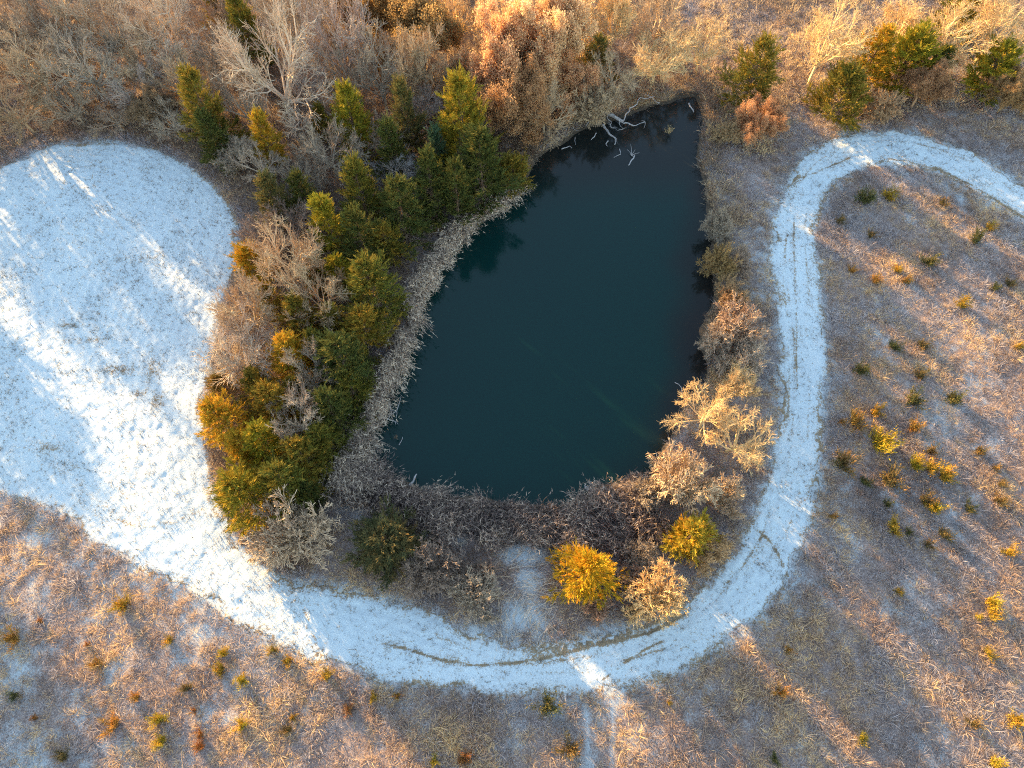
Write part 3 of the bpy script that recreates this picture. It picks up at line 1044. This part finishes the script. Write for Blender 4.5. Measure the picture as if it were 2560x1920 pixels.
# ------------------------------------------------------------------ trees: (kind, x, y, width, height/width, colour, label)
GRN, DKG, OLV, GLD, YGR, BLU, DUL = (.145, .125, .028), (.085, .088, .028), (.20, .145, .03), (.42, .25, .03), (.25, .20, .025), (.07, .11, .075), (.14, .115, .05)
GRY, TAN, PAL, YEL, PUR, DRK = (.37, .31, .24), (.45, .34, .22), (.48, .39, .30), (.68, .49, .25), (.43, .35, .30), (.27, .21, .17)
ORL, TNL, BRL = (.60, .37, .21), (.66, .47, .28), (.38, .23, .13)
TREES = [
    # woods at top left
    ('bare', 590, 165, 225, .95, PAL, 'largest pale bare tree, spreading wide above the cedars of the upper left woods'),
    ('bare', 362, 60, 150, 1.0, PAL, 'pale bare tree with fanned branches near the top of the left woods'),
    ('bare', 372, 150, 110, .9, PAL, 'whitish forked bare tree below the fan-shaped one in the left woods'),
    ('bare', 628, 45, 140, 1.1, GRY, 'grey-green bare tree at the top edge beside a dark cedar'),
    ('bare', 730, 105, 140, 1.15, PUR, 'mauve-grey bare tree right of the largest pale bare tree'),
    ('bare', 823, 165, 140, 1.1, GRY, 'dense grey bare tree standing above the small dull cedar'),
    ('slim', 915, 160, 110, 1.4, TAN, 'upright slender bare tree left of the orange-topped pond cedar'),
    ('slim', 960, 190, 60, 1.5, TAN, 'thin bare sapling tree just left of the pale leafy oak'),
    ('bare', 983, 33, 130, .9, YEL, 'sunlit yellow bare tree with crooked limbs at top centre'),
    ('oak', 885, 45, 190, .75, (.34, .23, .10), 'broad ochre-leaved tree at the top edge left of the crooked yellow tree'),
    ('oak', 800, 30, 110, .8, (.33, .23, .13), 'tan leafy tree at the top edge right of the grey-green bare tree'),
    ('bare', 240, 60, 150, .9, GRY, 'dull grey bare tree left of the fan-shaped pale tree'),
    ('bare', 120, 50, 150, .9, (.33, .26, .19), 'brownish bare tree near the top left corner'),
    ('bare', 15, 50, 150, .9, (.33, .26, .19), 'bare tree cut by the left picture edge at the very top'),
    ('bare', 200, 150, 150, .8, GRY, 'grey bare tree in the middle of the upper left woods'),
    ('bare', 80, 150, 150, .8, TAN, 'tan bare tree near the left edge in the second row of the woods'),
    ('bare', 295, 205, 130, .6, PUR, 'mauve bare tree above the top of the snow field'),
    ('bare', 160, 235, 120, .55, (.34, .26, .18), 'low brown bare tree at the upper rim of the snow field'),
    ('bare', 40, 240, 140, .6, (.38, .26, .15), 'brown bare tree at the left edge just above the snow field'),
    ('bare', 250, 258, 80, .5, (.34, .26, .19), 'small bare tree directly over the crest of the snow field'),
    ('oak', 335, 245, 95, .8, (.26, .19, .12), 'small brown-leaved tree between the snow field crest and the dark cedar'),
    ('bare', 480, 120, 110, .9, GRY, 'grey bare tree left of the largest pale bare tree'),
    ('bare', 470, 40, 120, .9, (.34, .25, .18), 'brown bare tree at the top edge left of the dark cedar'),
    ('cedar', 535, 75, 85, 1.6, GRN, 'dark green cedar behind the largest pale bare tree at the top edge'),
    ('cedar', 445, 240, 110, 1.4, OLV, 'olive-brown cedar at the upper right of the snow field'),
    ('cedar', 460, 300, 90, 1.2, DKG, 'dark cedar at the corner where field and belt meet'),
    ('spire', 575, 300, 60, 1.9, GLD, 'narrow golden cedar below the largest pale bare tree'),
    ('cedar', 760, 265, 100, 1.5, YGR, 'yellow-green cedar with golden top left of the pond cedar'),
    ('spire', 693, 262, 48, 1.5, OLV, 'small olive cedar at the left shoulder of the yellow-green cedar'),
    ('cedar', 878, 262, 82, 1.9, DUL, 'small dull cedar between yellow-green cedar and pond cedar'),
    ('cedar', 1000, 275, 128, 1.5, (.22, .17, .025), 'tall orange-topped cedar standing at the upper left pond shore'),
    ('cedar', 1040, 365, 120, 1.35, DKG, 'dark green cedar at the foot of the orange-topped pond cedar'),
    ('round', 1105, 372, 82, .8, OLV, 'low olive cedar overhanging the upper left pond shore'),
    ('spire', 945, 340, 58, 2.1, BLU, 'blue-green young cedar left of the dark shore cedar'),
    ('bare', 715, 325, 130, .95, GRY, 'dense fan-shaped bare tree below the yellow-green cedar'),
    ('bare', 850, 300, 95, .9, PAL, 'pale bare tree below the small dull cedar'),
    ('bare', 862, 375, 100, .9, (.30, .28, .27), 'ashen bare tree in deep shade left of the blue-green cedar'),
    ('bare', 560, 360, 90, .8, PAL, 'pale twiggy tree at the upper end of the belt by the field'),
    # the belt between field and pond
    ('cedar', 590, 435, 95, 1.2, DUL, 'dull cedar with bare twigs at the field side of the belt'),
    ('bare', 625, 510, 115, .8, DRK, 'dark twiggy tree in shade above the gold field-edge cedar'),
    ('spire', 716, 495, 75, 2.0, YGR, 'tall bright yellow-green cedar in the middle of the belt'),
    ('cedar', 780, 420, 110, 1.4, GRN, 'tall dark cedar right behind the bright yellow-green one'),
    ('cedar', 866, 455, 128, 1.1, DKG, 'broad dark cedar leaning towards the upper reeds'),
    ('cedar', 780, 520, 105, 1.3, DKG, 'dark cedar right of the bright yellow-green cedar'),
    ('round', 545, 560, 78, .9, GLD, 'rounded gold cedar at the field edge'),
    ('bare', 622, 585, 165, 1.05, TAN, 'broad tan bare tree right of the rounded gold cedar'),
    ('bare', 700, 645, 140, 1.05, TAN, 'tan bare tree between two rows of belt cedars'),
    ('cedar', 735, 595, 75, 1.2, YGR, 'yellow-green cedar below the tall bright one'),
    ('cedar', 806, 630, 122, 1.3, GRN, 'green cedar with orange tips on its left beside the reeds'),
    ('cedar', 650, 690, 95, 1.2, OLV, 'olive-gold cedar in the middle of the belt below the tan trees'),
    ('cedar', 725, 705, 90, 1.2, OLV, 'olive cedar beside the orange-tipped one'),
    ('cedar', 788, 715, 110, 1.0, (.24, .16, .03), 'orange-tipped cedar close to the reeds'),
    ('bare', 548, 680, 140, .95, TAN, 'tan bare tree at the field edge below the gold cedar'),
    ('bare', 530, 768, 145, .95, PAL, 'pale fanned bare tree reaching over the snow field'),
    ('cedar', 630, 770, 105, 1.1, GLD, 'golden cedar right of the fanned bare tree'),
    ('cedar', 742, 785, 128, 1.1, DKG, 'broad dark cedar in the lower belt near the reeds'),
    ('bare', 665, 812, 115, 1.1, GRY, 'grey bare tree between the golden and the dark cedar'),
    ('round', 480, 830, 60, .9, (.22, .14, .05), 'small rusty cedar at the field edge above the ragged gold one'),
    ('cedar', 478, 905, 95, 1.2, GLD, 'ragged gold cedar leaning out over the snow field'),
    ('cedar', 595, 875, 105, 1.2, (.26, .16, .03), 'orange-topped cedar in the lower belt'),
    ('cedar', 716, 885, 112, 1.1, DKG, 'dark green cedar by the narrow part of the reeds'),
    ('bare', 635, 903, 110, 1.1, PAL, 'small pale bare tree growing among the lower belt cedars'),
    ('cedar', 575, 960, 105, 1.2, YGR, 'yellow-green cedar below the orange-topped cedar'),
    ('cedar', 655, 985, 115, 1.0, OLV, 'star-shaped olive cedar with orange tips in the lower belt'),
    ('cedar', 615, 1045, 115, 1.2, GRN, 'dark green cedar behind the big golden one at the belt tip'),
    ('cedar', 528, 1068, 130, 1.1, (.24, .18, .025), 'big bushy golden cedar at the lower tip of the belt'),
    ('bush', 630, 1145, 155, .75, (.48, .38, .28), 'broad pale thornbush below the golden cedar at the belt tip'),
    ('cedar', 930, 402, 95, 1.5, DKG, 'dark cedar added to shade the pond, between the blue-green young cedar and the upper reeds'),  # added to close a gap where sun fell on the water
    ('cedar', 848, 335, 92, 1.6, DKG, 'dark cedar added behind the ashen bare tree to shade the pond'),  # extra cedar, put in to keep a sun streak off the pond
    ('cedar', 985, 418, 82, 1.7, DKG, 'dark cedar at the foot of the orange-topped one, nearest the upper reeds'),
    ('cedar', 655, 425, 80, 1.3, DKG, 'dark cedar squeezed between the dull cedar and the bright yellow-green one'),
    ('bare', 560, 515, 95, .8, DRK, 'dark bare tree at the field edge above the rounded gold cedar'),
    ('cedar', 835, 525, 80, 1.1, OLV, 'olive cedar at the top end of the left reeds'),
    ('bare', 640, 385, 90, .9, GRY, 'grey bare tree between the fan-shaped tree and the dull cedar'),
    ('cedar', 690, 595, 65, 1.2, OLV, 'olive cedar just behind the broad tan bare tree'),
    ('cedar', 590, 650, 75, 1.1, OLV, 'olive cedar half hidden among tan bare trees by the field'),
    ('cedar', 685, 755, 85, 1.2, GRN, 'green cedar in the thick of the lower belt beside the golden one'),
    ('cedar', 560, 835, 85, 1.1, OLV, 'olive cedar between the fanned bare tree and the orange-topped cedar'),
    ('cedar', 758, 835, 90, 1.1, GRN, 'green cedar standing over the middle of the left reeds'),
    ('cedar', 525, 965, 85, 1.1, GLD, 'gold cedar at the field edge below the ragged gold one'),
    ('cedar', 694, 955, 90, 1.0, GRN, 'green cedar at the reeds right of the star-shaped one'),
    ('cedar', 665, 1065, 75, 1.0, DKG, 'dark cedar right of the belt tip above the pale thornbush'),
    ('cedar', 640, 845, 75, 1.2, OLV, 'olive cedar between the orange-topped and the grey bare tree'),
    ('bare', 905, 415, 90, .8, DRK, 'dusky bare tree above the broad dark cedar by the reeds'),
    ('bare', 510, 335, 80, .8, GRY, 'grey bare tree at the upper corner of field and belt'),
    ('bare', 420, 190, 120, .9, TAN, 'tan bare tree just above the olive-brown cedar'),
    ('bare', 520, 225, 110, .9, GRY, 'grey bare tree below left of the largest pale bare tree'),
    ('bare', 665, 195, 110, .9, PUR, 'mauve bare tree tucked right below the largest pale bare tree'),
    ('bare', 760, 180, 110, 1.0, GRY, 'grey bare tree above the yellow-green cedar'),
    ('bare', 920, 240, 90, 1.0, PUR, 'mauve bare tree between the small dull cedar and the pond cedar'),
    ('bare', 300, 130, 120, .9, TAN, 'tan bare tree below the dull grey one of the upper left'),
    ('bare', 170, 95, 120, .9, TAN, 'tan bare tree left of centre in the upper left woods'),
    ('cedar', 470, 15, 80, 1.2, OLV, 'olive cedar cut by the top edge in the upper left woods'),
    ('bare', 80, 90, 120, .8, GRY, 'grey bare tree in the upper left corner woods, second row'),
    ('bare', 690, 15, 120, .9, GRY, 'grey bare tree cut by the top edge right of the dark cedar'),
    ('bare', 375, 265, 90, .8, GRY, 'grey bare tree at the right shoulder of the snow field'),
    ('bare', 1060, 55, 110, .8, YEL, 'yellow bare tree between the crooked one and the orange-brown oak'),
    ('bare', 1260, 75, 110, .8, YEL, 'yellow bare tree left of the wineglass-shaped one'),
    ('oak', 1060, 190, 90, .9, TNL, 'tan-leaved oak between the slim oak and the peach-leaved oak'),
    ('oak', 1170, 165, 110, .8, TNL, 'tan-leaved oak in the heart of the oak group'),
    # scrub below and right of the pond
    ('round', 830, 1170, 140, .6, (.10, .085, .045), 'wide dull green juniper with orange tips below the reeds'),
    ('bush', 935, 1235, 110, .6, DRK, 'dark grey-brown bush on the bank left of the snowy trail'),
    ('bush', 1030, 1285, 100, .6, GRY, 'grey bush between the dark bush and the snowy trail'),
    ('bush', 1035, 1235, 70, .6, DRK, 'small dark bush at the top of the snowy trail'),
    ('cedar', 1270, 1235, 128, 1.0, (.46, .26, .02), 'brilliant orange-gold cedar right of the snowy trail'),
    ('bush', 1292, 1310, 55, .7, (.42, .27, .19), 'little reddish bare bush at the foot of the brilliant cedar'),
    ('bush', 1415, 1282, 112, .9, YEL, 'round straw-pale bush beside the path bend'),
    ('bush', 1385, 1205, 75, .6, GRY, 'grey bush between the brilliant cedar and the yellow one'),
    ('bush', 1350, 1255, 70, .6, DRK, 'dark bush in the shade right of the brilliant cedar'),
    ('round', 1490, 1160, 96, 1.0, (.42, .28, .04), 'small yellow juniper above the round straw-pale bush'),
    ('bush', 1525, 1185, 90, .7, (.50, .34, .18), 'pale twiggy bush leaning right out of the yellow juniper'),
    ('bare', 1530, 895, 132, .85, YEL, 'sunlit golden bare tree at the lower right pond shore'),
    ('bare', 1585, 950, 128, .75, YEL, 'sunlit bare tree stretching its branches toward the path'),
    ('bush', 1475, 1035, 125, .9, (.58, .44, .29), 'peach-coloured bare bush at the lower right corner of the pond'),
    ('bush', 1570, 1070, 80, .7, (.56, .42, .28), 'small peach bush below the tree stretching toward the path'),
    ('slim', 1585, 835, 75, 1.2, YEL, 'little forked bare tree above the golden shore tree'),
    ('bush', 1405, 1060, 80, .7, GRY, 'grey bush where the reeds end at the lower right shore'),
    # right bank
    ('bush', 1545, 735, 62, .9, PAL, 'fuzzy whitish bush overhanging the right pond shore'),
    ('bush', 1600, 700, 100, .7, (.48, .35, .25), 'rust-pink bush on the right bank beside the path'),
    ('bush', 1605, 770, 90, .6, PAL, 'spidery pale bush below the rust-pink bush'),
    ('bush', 1575, 640, 70, .7, (.45, .30, .16), 'orange-tan bush on the right shore above the rust-pink one'),
    ('bush', 1557, 565, 66, .8, (.36, .25, .11), 'olive-tan bush leaning over the middle of the right shore'),
    ('bush', 1550, 490, 56, .8, GRY, 'grey twiggy bush on the right shore near the upper water'),
    ('bush', 1600, 560, 60, .5, (.40, .30, .22), 'low tan bush on the bank halfway up the right shore'),
    # top right
    ('cedar', 1628, 160, 105, 1.2, OLV, 'olive cedar standing alone above the upper right corner of the pond'),
    ('oak', 1645, 272, 92, .8, (.50, .29, .16), 'orange-leaved little oak right of the pond head'),
    ('bush', 1570, 285, 60, .7, (.42, .30, .17), 'tan bush on the shore left of the orange-leaved oak'),
    ('round', 1822, 200, 105, .9, OLV, 'round olive cedar above the top of the path loop'),
    ('cedar', 1888, 120, 85, 1.2, GLD, 'gold-topped cedar behind the round olive cedar'),
    ('round', 1962, 125, 115, .9, YGR, 'wide yellow-green cedar right of the gold-topped one'),
    ('cedar', 2025, 145, 70, 1.1, DKG, 'dark blackish cedar in the middle of the top right thicket'),
    ('oak', 1995, 190, 105, .75, BRL, 'brown-leaved oak in front of the blackish cedar'),
    ('round', 2152, 145, 105, .8, YGR, 'bright green cedar near the right edge of the top thicket'),
    ('bare', 1780, 105, 150, .9, YEL, 'leaning golden bare tree left of the gold-topped cedar'),
    ('bare', 2050, 70, 150, .8, YEL, 'golden bare tree above the blackish cedar'),
    ('bare', 2150, 65, 150, .8, YEL, 'golden bare tree at the upper right above the bright green cedar'),
    ('bare', 1960, 60, 110, .8, YEL, 'golden bare tree above the wide yellow-green cedar'),
    ('cedar', 2085, 0, 110, 1.0, OLV, 'olive cedar cut by the top edge at upper right'),
    ('oak', 2180, 210, 90, .7, (.36, .24, .12), 'tan leafy bush at the right edge below the bright green cedar'),
    ('bush', 1900, 225, 80, .6, (.42, .28, .16), 'tan bush between round olive cedar and brown-leaved oak'),
    # above the pond
    ('oak', 1090, 125, 165, 1.0, ORL, 'large orange-brown oak above the upper left pond shore'),
    ('oak', 1192, 92, 160, 1.0, TNL, 'tall tan-leaved oak right of the large orange-brown oak'),
    ('oak', 993, 165, 66, 1.3, TNL, 'slim pale-leaved oak behind the orange-topped pond cedar'),
    ('oak', 1120, 215, 150, .8, (.42, .26, .14), 'peach-leaved oak leaning down to the upper shore'),
    ('bare', 1180, 240, 120, .8, TAN, 'tan bare tree on the shore below the tall tan oak'),
    ('oak', 1225, 180, 110, .8, ORL, 'rust-leaved small oak between tall tan oak and the fallen trunk'),
    ('cedar', 1232, 18, 58, 1.4, GLD, 'golden cedar at the top edge right of the tall tan oak'),
    ('cedar', 1290, 125, 72, 1.1, (.18, .14, .05), 'washed-out olive cedar in the brush above the fallen trunk'),
    ('slim', 1325, 45, 95, 1.1, YEL, 'yellow wineglass-shaped bare tree at the top above the pond'),
    ('bare', 1420, 130, 130, .7, YEL, 'golden bare tree in the brush above the pond head'),
    ('bare', 1520, 110, 120, .7, YEL, 'golden bare tree right above the pond head'),
    ('bare', 1330, 180, 120, .7, TAN, 'tan bare tree leaning over the fallen trunk'),
    ('bare', 1420, 45, 130, .7, (.48, .36, .23), 'pale bare tree at the top right of the wineglass-shaped one'),
    ('bush', 1285, 225, 90, .7, TAN, 'tan shore bush left of the fallen trunk'),
]
NAMES = {'bare': ('bare_tree', 'bare tree', 'leafless trees of the woods'), 'slim': ('bare_tree', 'bare tree', 'leafless trees of the woods'),
         'oak': ('oak_tree', 'oak tree', 'brown-leaved trees'), 'cedar': ('cedar_tree', 'cedar', 'cedars round the pond'),
         'spire': ('cedar_tree', 'cedar', 'cedars round the pond'), 'round': ('cedar_tree', 'cedar', 'cedars round the pond'),
         'bush': ('bare_bush', 'bush', 'leafless bushes on the banks')}
for key, dx, dy, w, hf, colr, label in TREES:
    nm, cat, grp = NAMES[key]
    plant(key, nm, cat, dx, dy, w * 1.25, hf * 1.12, colr, label, grp)

# ------------------------------------------------------------------ saplings standing in the meadows: (x, y, width, colour letter)
COL = {'y': ('yellow', (.36, .24, .03)), 'g': ('golden', (.34, .20, .035)), 'o': ('orange', (.34, .17, .05)), 'r': ('rust-red', (.30, .12, .05)),
       'b': ('brown', (.14, .095, .05)), 'd': ('dark olive', (.09, .085, .04))}
SAPS = {
    'inside the upper right path loop': [(1876, 425, 44, 'd'), (1923, 420, 32, 'g'), (2139, 490, 26, 'g'), (2114, 515, 34, 'd'), (1884, 505, 22, 'b'), (2041, 437, 24, 'b'), (1814, 475, 26, 'b')],
    'in the right meadow below the loop': [(2009, 562, 36, 'd'), (1941, 583, 22, 'g'), (1891, 603, 26, 'o'), (1956, 606, 22, 'o'), (2081, 654, 30, 'g'), (2151, 621, 24, 'd'), (2183, 610, 24, 'b'), (1841, 581, 20, 'o')],
    'in the right meadow at pond height': [(1996, 747, 30, 'b'), (1934, 747, 32, 'd'), (2203, 748, 22, 'g'), (1864, 799, 36, 'd'), (1994, 811, 34, 'b'), (1979, 862, 44, 'd'), (2064, 856, 42, 'd')],
    'right of the lower straight path': [(1894, 886, 34, 'g'), (1851, 908, 46, 'o'), (1819, 910, 18, 'o'), (1901, 948, 62, 'y'), (1979, 926, 38, 'o'), (2014, 974, 30, 'b'), (1829, 1001, 58, 'b'), (1981, 1003, 38, 'y'), (2016, 1011, 40, 'g'), (2044, 1028, 42, 'g'), (1931, 1034, 60, 'b'), (1871, 1041, 28, 'd')],
    'near the right edge below mid height': [(2121, 971, 30, 'b'), (2151, 1009, 22, 'o'), (2166, 1041, 22, 'b'), (2164, 1081, 32, 'b'), (2094, 1096, 30, 'd'), (2181, 1189, 32, 'g')],
    'right of where the path bends': [(2001, 1078, 36, 'b'), (2026, 1094, 38, 'y'), (1939, 1141, 42, 'g'), (1966, 1149, 22, 'd'), (2044, 1154, 36, 'b'), (2011, 1176, 28, 'b'), (1801, 1113, 20, 'o'), (1921, 1091, 26, 'd')],
    'in the lower right meadow': [(1944, 1280, 22, 'g'), (2144, 1297, 38, 'y'), (2144, 1323, 32, 'g'), (2111, 1331, 20, 'y'), (2139, 1411, 30, 'g'), (1706, 1403, 22, 'o'), (1686, 1497, 36, 'o')],
    'near the bottom right corner': [(2104, 1561, 32, 'b'), (2200, 1556, 42, 'g'), (1864, 1596, 28, 'y'), (2151, 1652, 38, 'y'), (1679, 1641, 30, 'd')],
    'below the bottom bend of the path': [(1444, 1518, 16, 'g'), (1184, 1526, 60, 'd'), (1228, 1622, 60, 'b'), (940, 1643, 26, 'y'), (1000, 1639, 36, 'r')],
    'along the sunny lower edge of the path': [(588, 1403, 26, 'g'), (618, 1426, 30, 'g'), (705, 1463, 36, 'g'), (803, 1503, 26, 'g'), (858, 1503, 22, 'o')],
    'in the bottom left-centre meadow': [(633, 1548, 20, 'g'), (620, 1576, 28, 'b'), (753, 1531, 26, 'r'), (480, 1413, 28, 'y'), (475, 1448, 32, 'g'), (517, 1466, 38, 'y'), (402, 1488, 28, 'b'), (420, 1536, 18, 'r'), (520, 1566, 34, 'y')],
    'in the meadow below the snow field': [(262, 1306, 44, 'g'), (365, 1383, 26, 'g'), (207, 1433, 30, 'o'), (185, 1393, 18, 'r'), (295, 1506, 28, 'o'), (85, 1343, 16, 'r')],
    'near the bottom left corner': [(240, 1568, 46, 'o'), (342, 1556, 38, 'y'), (347, 1601, 32, 'y'), (430, 1586, 24, 'r'), (430, 1616, 30, 'r'), (25, 1378, 44, 'o'), (72, 1553, 18, 'r'), (132, 1638, 38, 'b'), (30, 1503, 26, 'd')],
}
ORD = ['first', 'second', 'third', 'fourth', 'fifth', 'sixth']


def size_word(w):
    return 'tiny' if w < 21 else 'small' if w < 31 else 'middling' if w < 43 else 'large'


for place, items in SAPS.items():
    buckets = {}
    for it in items:
        buckets.setdefault((size_word(it[2]), it[3]), []).append(it)
    for (sw, cl), its in buckets.items():
        its.sort(key=lambda t: (t[0], t[1]))
        for q, (dx, dy, w, _) in enumerate(its):
            word, rgb = COL[cl]
            lab = f'{sw} {word} juniper {place}'
            if len(its) == 2:
                lab = f'{sw} {word} juniper {place}, {"left" if q == 0 else "right"} one of two'
            elif len(its) > 2:
                lab = f'{sw} {word} juniper {place}, {ORD[q]} from left'
            plant('sapling', 'juniper_sapling', 'juniper', dx, dy, w * 1.2, .85, rgb, lab, 'junipers standing in the meadows', zc=.4)


# ------------------------------------------------------------------ dead wood in and at the pond
def log(name, pts, r0, r1, label, group, mat=None, z=-.18, cat='log', forks=(), k=7, parent=None):
    """one continuous tapering tube through survey pixels, with short broken forks"""
    xy = [P(a, b, z) for a, b in pts]
    A = [np.array([x, y, z + dz]) for (x, y), dz in zip(xy, [0] * len(xy))]
    pr = []
    n = len(A)
    V, F = [], []

    def tube(pp, ra, rb):
        m = len(pp)
        off = len(V)
        rng = np.random.default_rng(int(abs(pp[0][0]) * 100))
        for i, p in enumerate(pp):
            t = pp[min(i + 1, m - 1)] - pp[max(i - 1, 0)]
            t = t / (np.linalg.norm(t) + 1e-9)
            u = np.cross(t, [0, 0, 1.0])
            u /= np.linalg.norm(u) + 1e-9
            w = np.cross(u, t)
            r = ra + (rb - ra) * i / max(m - 1, 1)
            for j in range(k):
                a = 6.283 * j / k
                V.append(p + (u * math.cos(a) + w * math.sin(a)) * r * rng.uniform(.82, 1.15))
        for i in range(m - 1):
            for j in range(k):
                F.append((off + i * k + j, off + i * k + (j + 1) % k, off + (i + 1) * k + (j + 1) % k, off + (i + 1) * k + j))
        F.append(tuple(off + j for j in range(k))[::-1])
        F.append(tuple(off + (m - 1) * k + j for j in range(k)))

    def fine(pp):
        o = []
        for i in range(len(pp) - 1):
            for s in range(4):
                t = s / 4
                q = pp[i] * (1 - t) + pp[i + 1] * t
                o.append(q + np.array([math.sin(7 * q[1]) * r1 * .8, math.cos(5 * q[0]) * r1 * .8, 0]))
        o.append(pp[-1])
        return o
    tube(fine(A), r0, r1)
    def flush(nm, par, *tags):
        me = bpy.data.meshes.new(nm)
        me.from_pydata([tuple(v) for v in V], [], F)
        me.update()
        me.materials.append(mat or M_LOG)
        V.clear()
        F.clear()
        return link(nm, me, par, *tags)
    root = flush(name, None, label, cat, group)
    rnd = random.Random(int(pts[0][0]))
    for fp, fr in forks:
        B = [np.array([*P(a, b, z + .12), z + .06 + h]) for a, b, h in fp]
        tube(fine(B), fr * .85, fr * .3)
        if len(pts) == 3 and name != 'rotten_stump':          # a few broken twigs
            for q in range(4):
                i = rnd.randrange(1, len(B))
                e = B[i] + np.array([rnd.gauss(0, .5), rnd.gauss(0, .5), rnd.uniform(.05, .5)])
                tube([B[i], (B[i] + e) / 2 + np.array([.05, .03, .04]), e], .025, .012)
        flush('branch', root)
    return root



def far_woods():
    """woodland upstream of the sun, beyond the left and upper edge of the picture: one mass"""
    rng = np.random.default_rng(99)
    src = [m for k in ('bare', 'slim') for parts, e in PROTO[k] for m in [(parts, e)]]
    spots_ = [(-130, 40), (-130, 150), (-290, 120), (-210, 520), (-300, 480), (-250, 640), (-330, 1030), (-430, 1010), (-300, 1100)]
    Vs, Fs, T = [], [], []
    off = 0
    for q, (dx, dy) in enumerate(spots_):
        parts, (pw, ph) = src[q % len(src)]
        x, y = P(dx, dy, 4.0)
        s = (rng.uniform(8, 11) if dy < 200 else rng.uniform(5.5, 7)) / ph
        a = rng.uniform(0, 6.283)
        for pn, me in parts:
            co = np.zeros(len(me.vertices) * 3, np.float32)
            me.vertices.foreach_get('co', co)
            co = co.reshape(-1, 3) * s
            co = np.stack([co[:, 0] * math.cos(a) - co[:, 1] * math.sin(a) + x, co[:, 0] * math.sin(a) + co[:, 1] * math.cos(a) + y, co[:, 2]], 1)
            li = np.zeros(len(me.loops), np.int32)
            me.loops.foreach_get('vertex_index', li)
            Vs.append(co)
            Fs.append(li.reshape(-1, 4) + off)
            off += len(co)
            T.append(np.full(len(li) // 4, rng.uniform(.2, .8)))
    me = mesh_np('far_woods', np.concatenate(Vs), [np.concatenate(Fs)], fattr={'tint': np.concatenate(T)}, mat=M_TWIG)
    o = link('far_woods', me, label='bare woodland continuing beyond the upper left edges of the picture', cat='woods', kind='stuff')
    o.color = (.36, .29, .23, 1)


far_woods()
G = 'dead wood lying in the pond'
log('fallen_trunk', [(1290, 238), (1316, 246), (1346, 263)], .24, .15, 'thick bleached fallen trunk reaching from the upper shore into the pond', G, z=.15, cat='fallen trunk',
    forks=[([(1344, 262, 0), (1362, 238, .3), (1383, 222, .6), (1405, 220, .6), (1424, 227, .3)], .07), ([(1348, 264, 0), (1368, 265, -.2), (1380, 264, -.25), (1395, 259, -.25)], .075),
           ([(1300, 242, 0), (1292, 230, .3), (1290, 215, .5)], .08), ([(1310, 245, 0), (1318, 258, -.1), (1322, 270, -.3)], .06), ([(1325, 250, 0), (1338, 262, .1), (1345, 275, -.2)], .05),
           ([(1295, 240, 0), (1280, 252, 0), (1266, 268, -.2)], .06)])
log('sunken_log', [(1303, 270), (1310, 281), (1319, 291), (1331, 301), (1328, 312)], .12, .05, 'crooked white log pointing down from the fallen trunk', G, forks=[([(1331, 301, 0), (1333, 310, .05)], .03)])
log('sunken_stick', [(1288, 287), (1284, 294), (1277, 302)], .06, .03, 'short pale stick left of the crooked white log', G)
log('sunken_stick', [(1314, 304), (1308, 311), (1312, 316)], .05, .025, 'bent little stick just below the crooked white log', G)
log('sunken_stick', [(1338, 322), (1341, 333), (1326, 340)], .04, .02, 'thin hooked stick between the crooked log and the straight stick', G)
log('sunken_stick', [(1371, 336), (1366, 345), (1358, 357)], .07, .045, 'straight pale stick lowest of the dead wood at the pond head', G, forks=[([(1369, 338, 0), (1364, 335, .02)], .04)])
log('sunken_stick', [(1487, 224), (1493, 232), (1498, 242)], .085, .06, 'white stick floating by the upper right pond corner', G)
log('sunken_stick', [(1213, 322), (1226, 318), (1231, 315), (1236, 320)], .045, .03, 'pale forked stick at the upper left shore below the oaks', G)
log('sunken_stick', [(1242, 297), (1242, 305), (1243, 312)], .03, .02, 'thin upright twig in the water right of the pale forked stick', G)
log('sunken_stick', [(1458, 826), (1466, 830), (1472, 838), (1474, 850)], .03, .02, 'thin arched twig near the lower right shore', G)
log('sunken_stick', [(841, 874), (846, 890), (838, 905)], .05, .025, 'pale broken branch at the left reeds', G, z=.0, forks=[([(845, 886, 0), (857, 888, .1)], .03), ([(843, 895, 0), (850, 908, 0)], .025)])
log('sunken_stick', [(862, 962), (867, 952), (870, 944)], .03, .015, 'small sprig standing in the water off the left reeds', G)
log('sunken_stick', [(885, 1050), (894, 1036), (900, 1024)], .09, .05, 'grey slanting stake at the lower left corner of the water', G, z=.3)
log('rotten_stump', [(1270, 1048), (1282, 1058), (1292, 1066)], .12, .22, 'white splintered stump at the edge of the bottom reeds', G, z=.6, cat='stump', forks=[([(1272, 1050, 0), (1266, 1045, .1)], .1), ([(1275, 1049, 0), (1276, 1040, .2)], .06)])
log('leaning_trunk', [(1522, 1046), (1545, 1024), (1566, 1008)], .15, .11, 'dark wet trunk lying under the tree that stretches toward the path', 'dead wood on the bank', mat=M_DARKLOG, z=.35, cat='fallen trunk',
    forks=[([(1530, 1040, 0), (1536, 1025, .1), (1550, 1010, .2)], .08)])
plant('tuft', 'grass_tussock', 'tussock', 1447, 281, 24, .9, (.55, .44, .24), 'straw tussock standing alone in the pond head', 'tussocks in the pond', zc=.4)
plant('tuft', 'grass_tussock', 'tussock', 857, 945, 12, .8, (.36, .28, .2), 'tiny brown tussock in the water off the left reeds', 'tussocks in the pond', zc=.4)
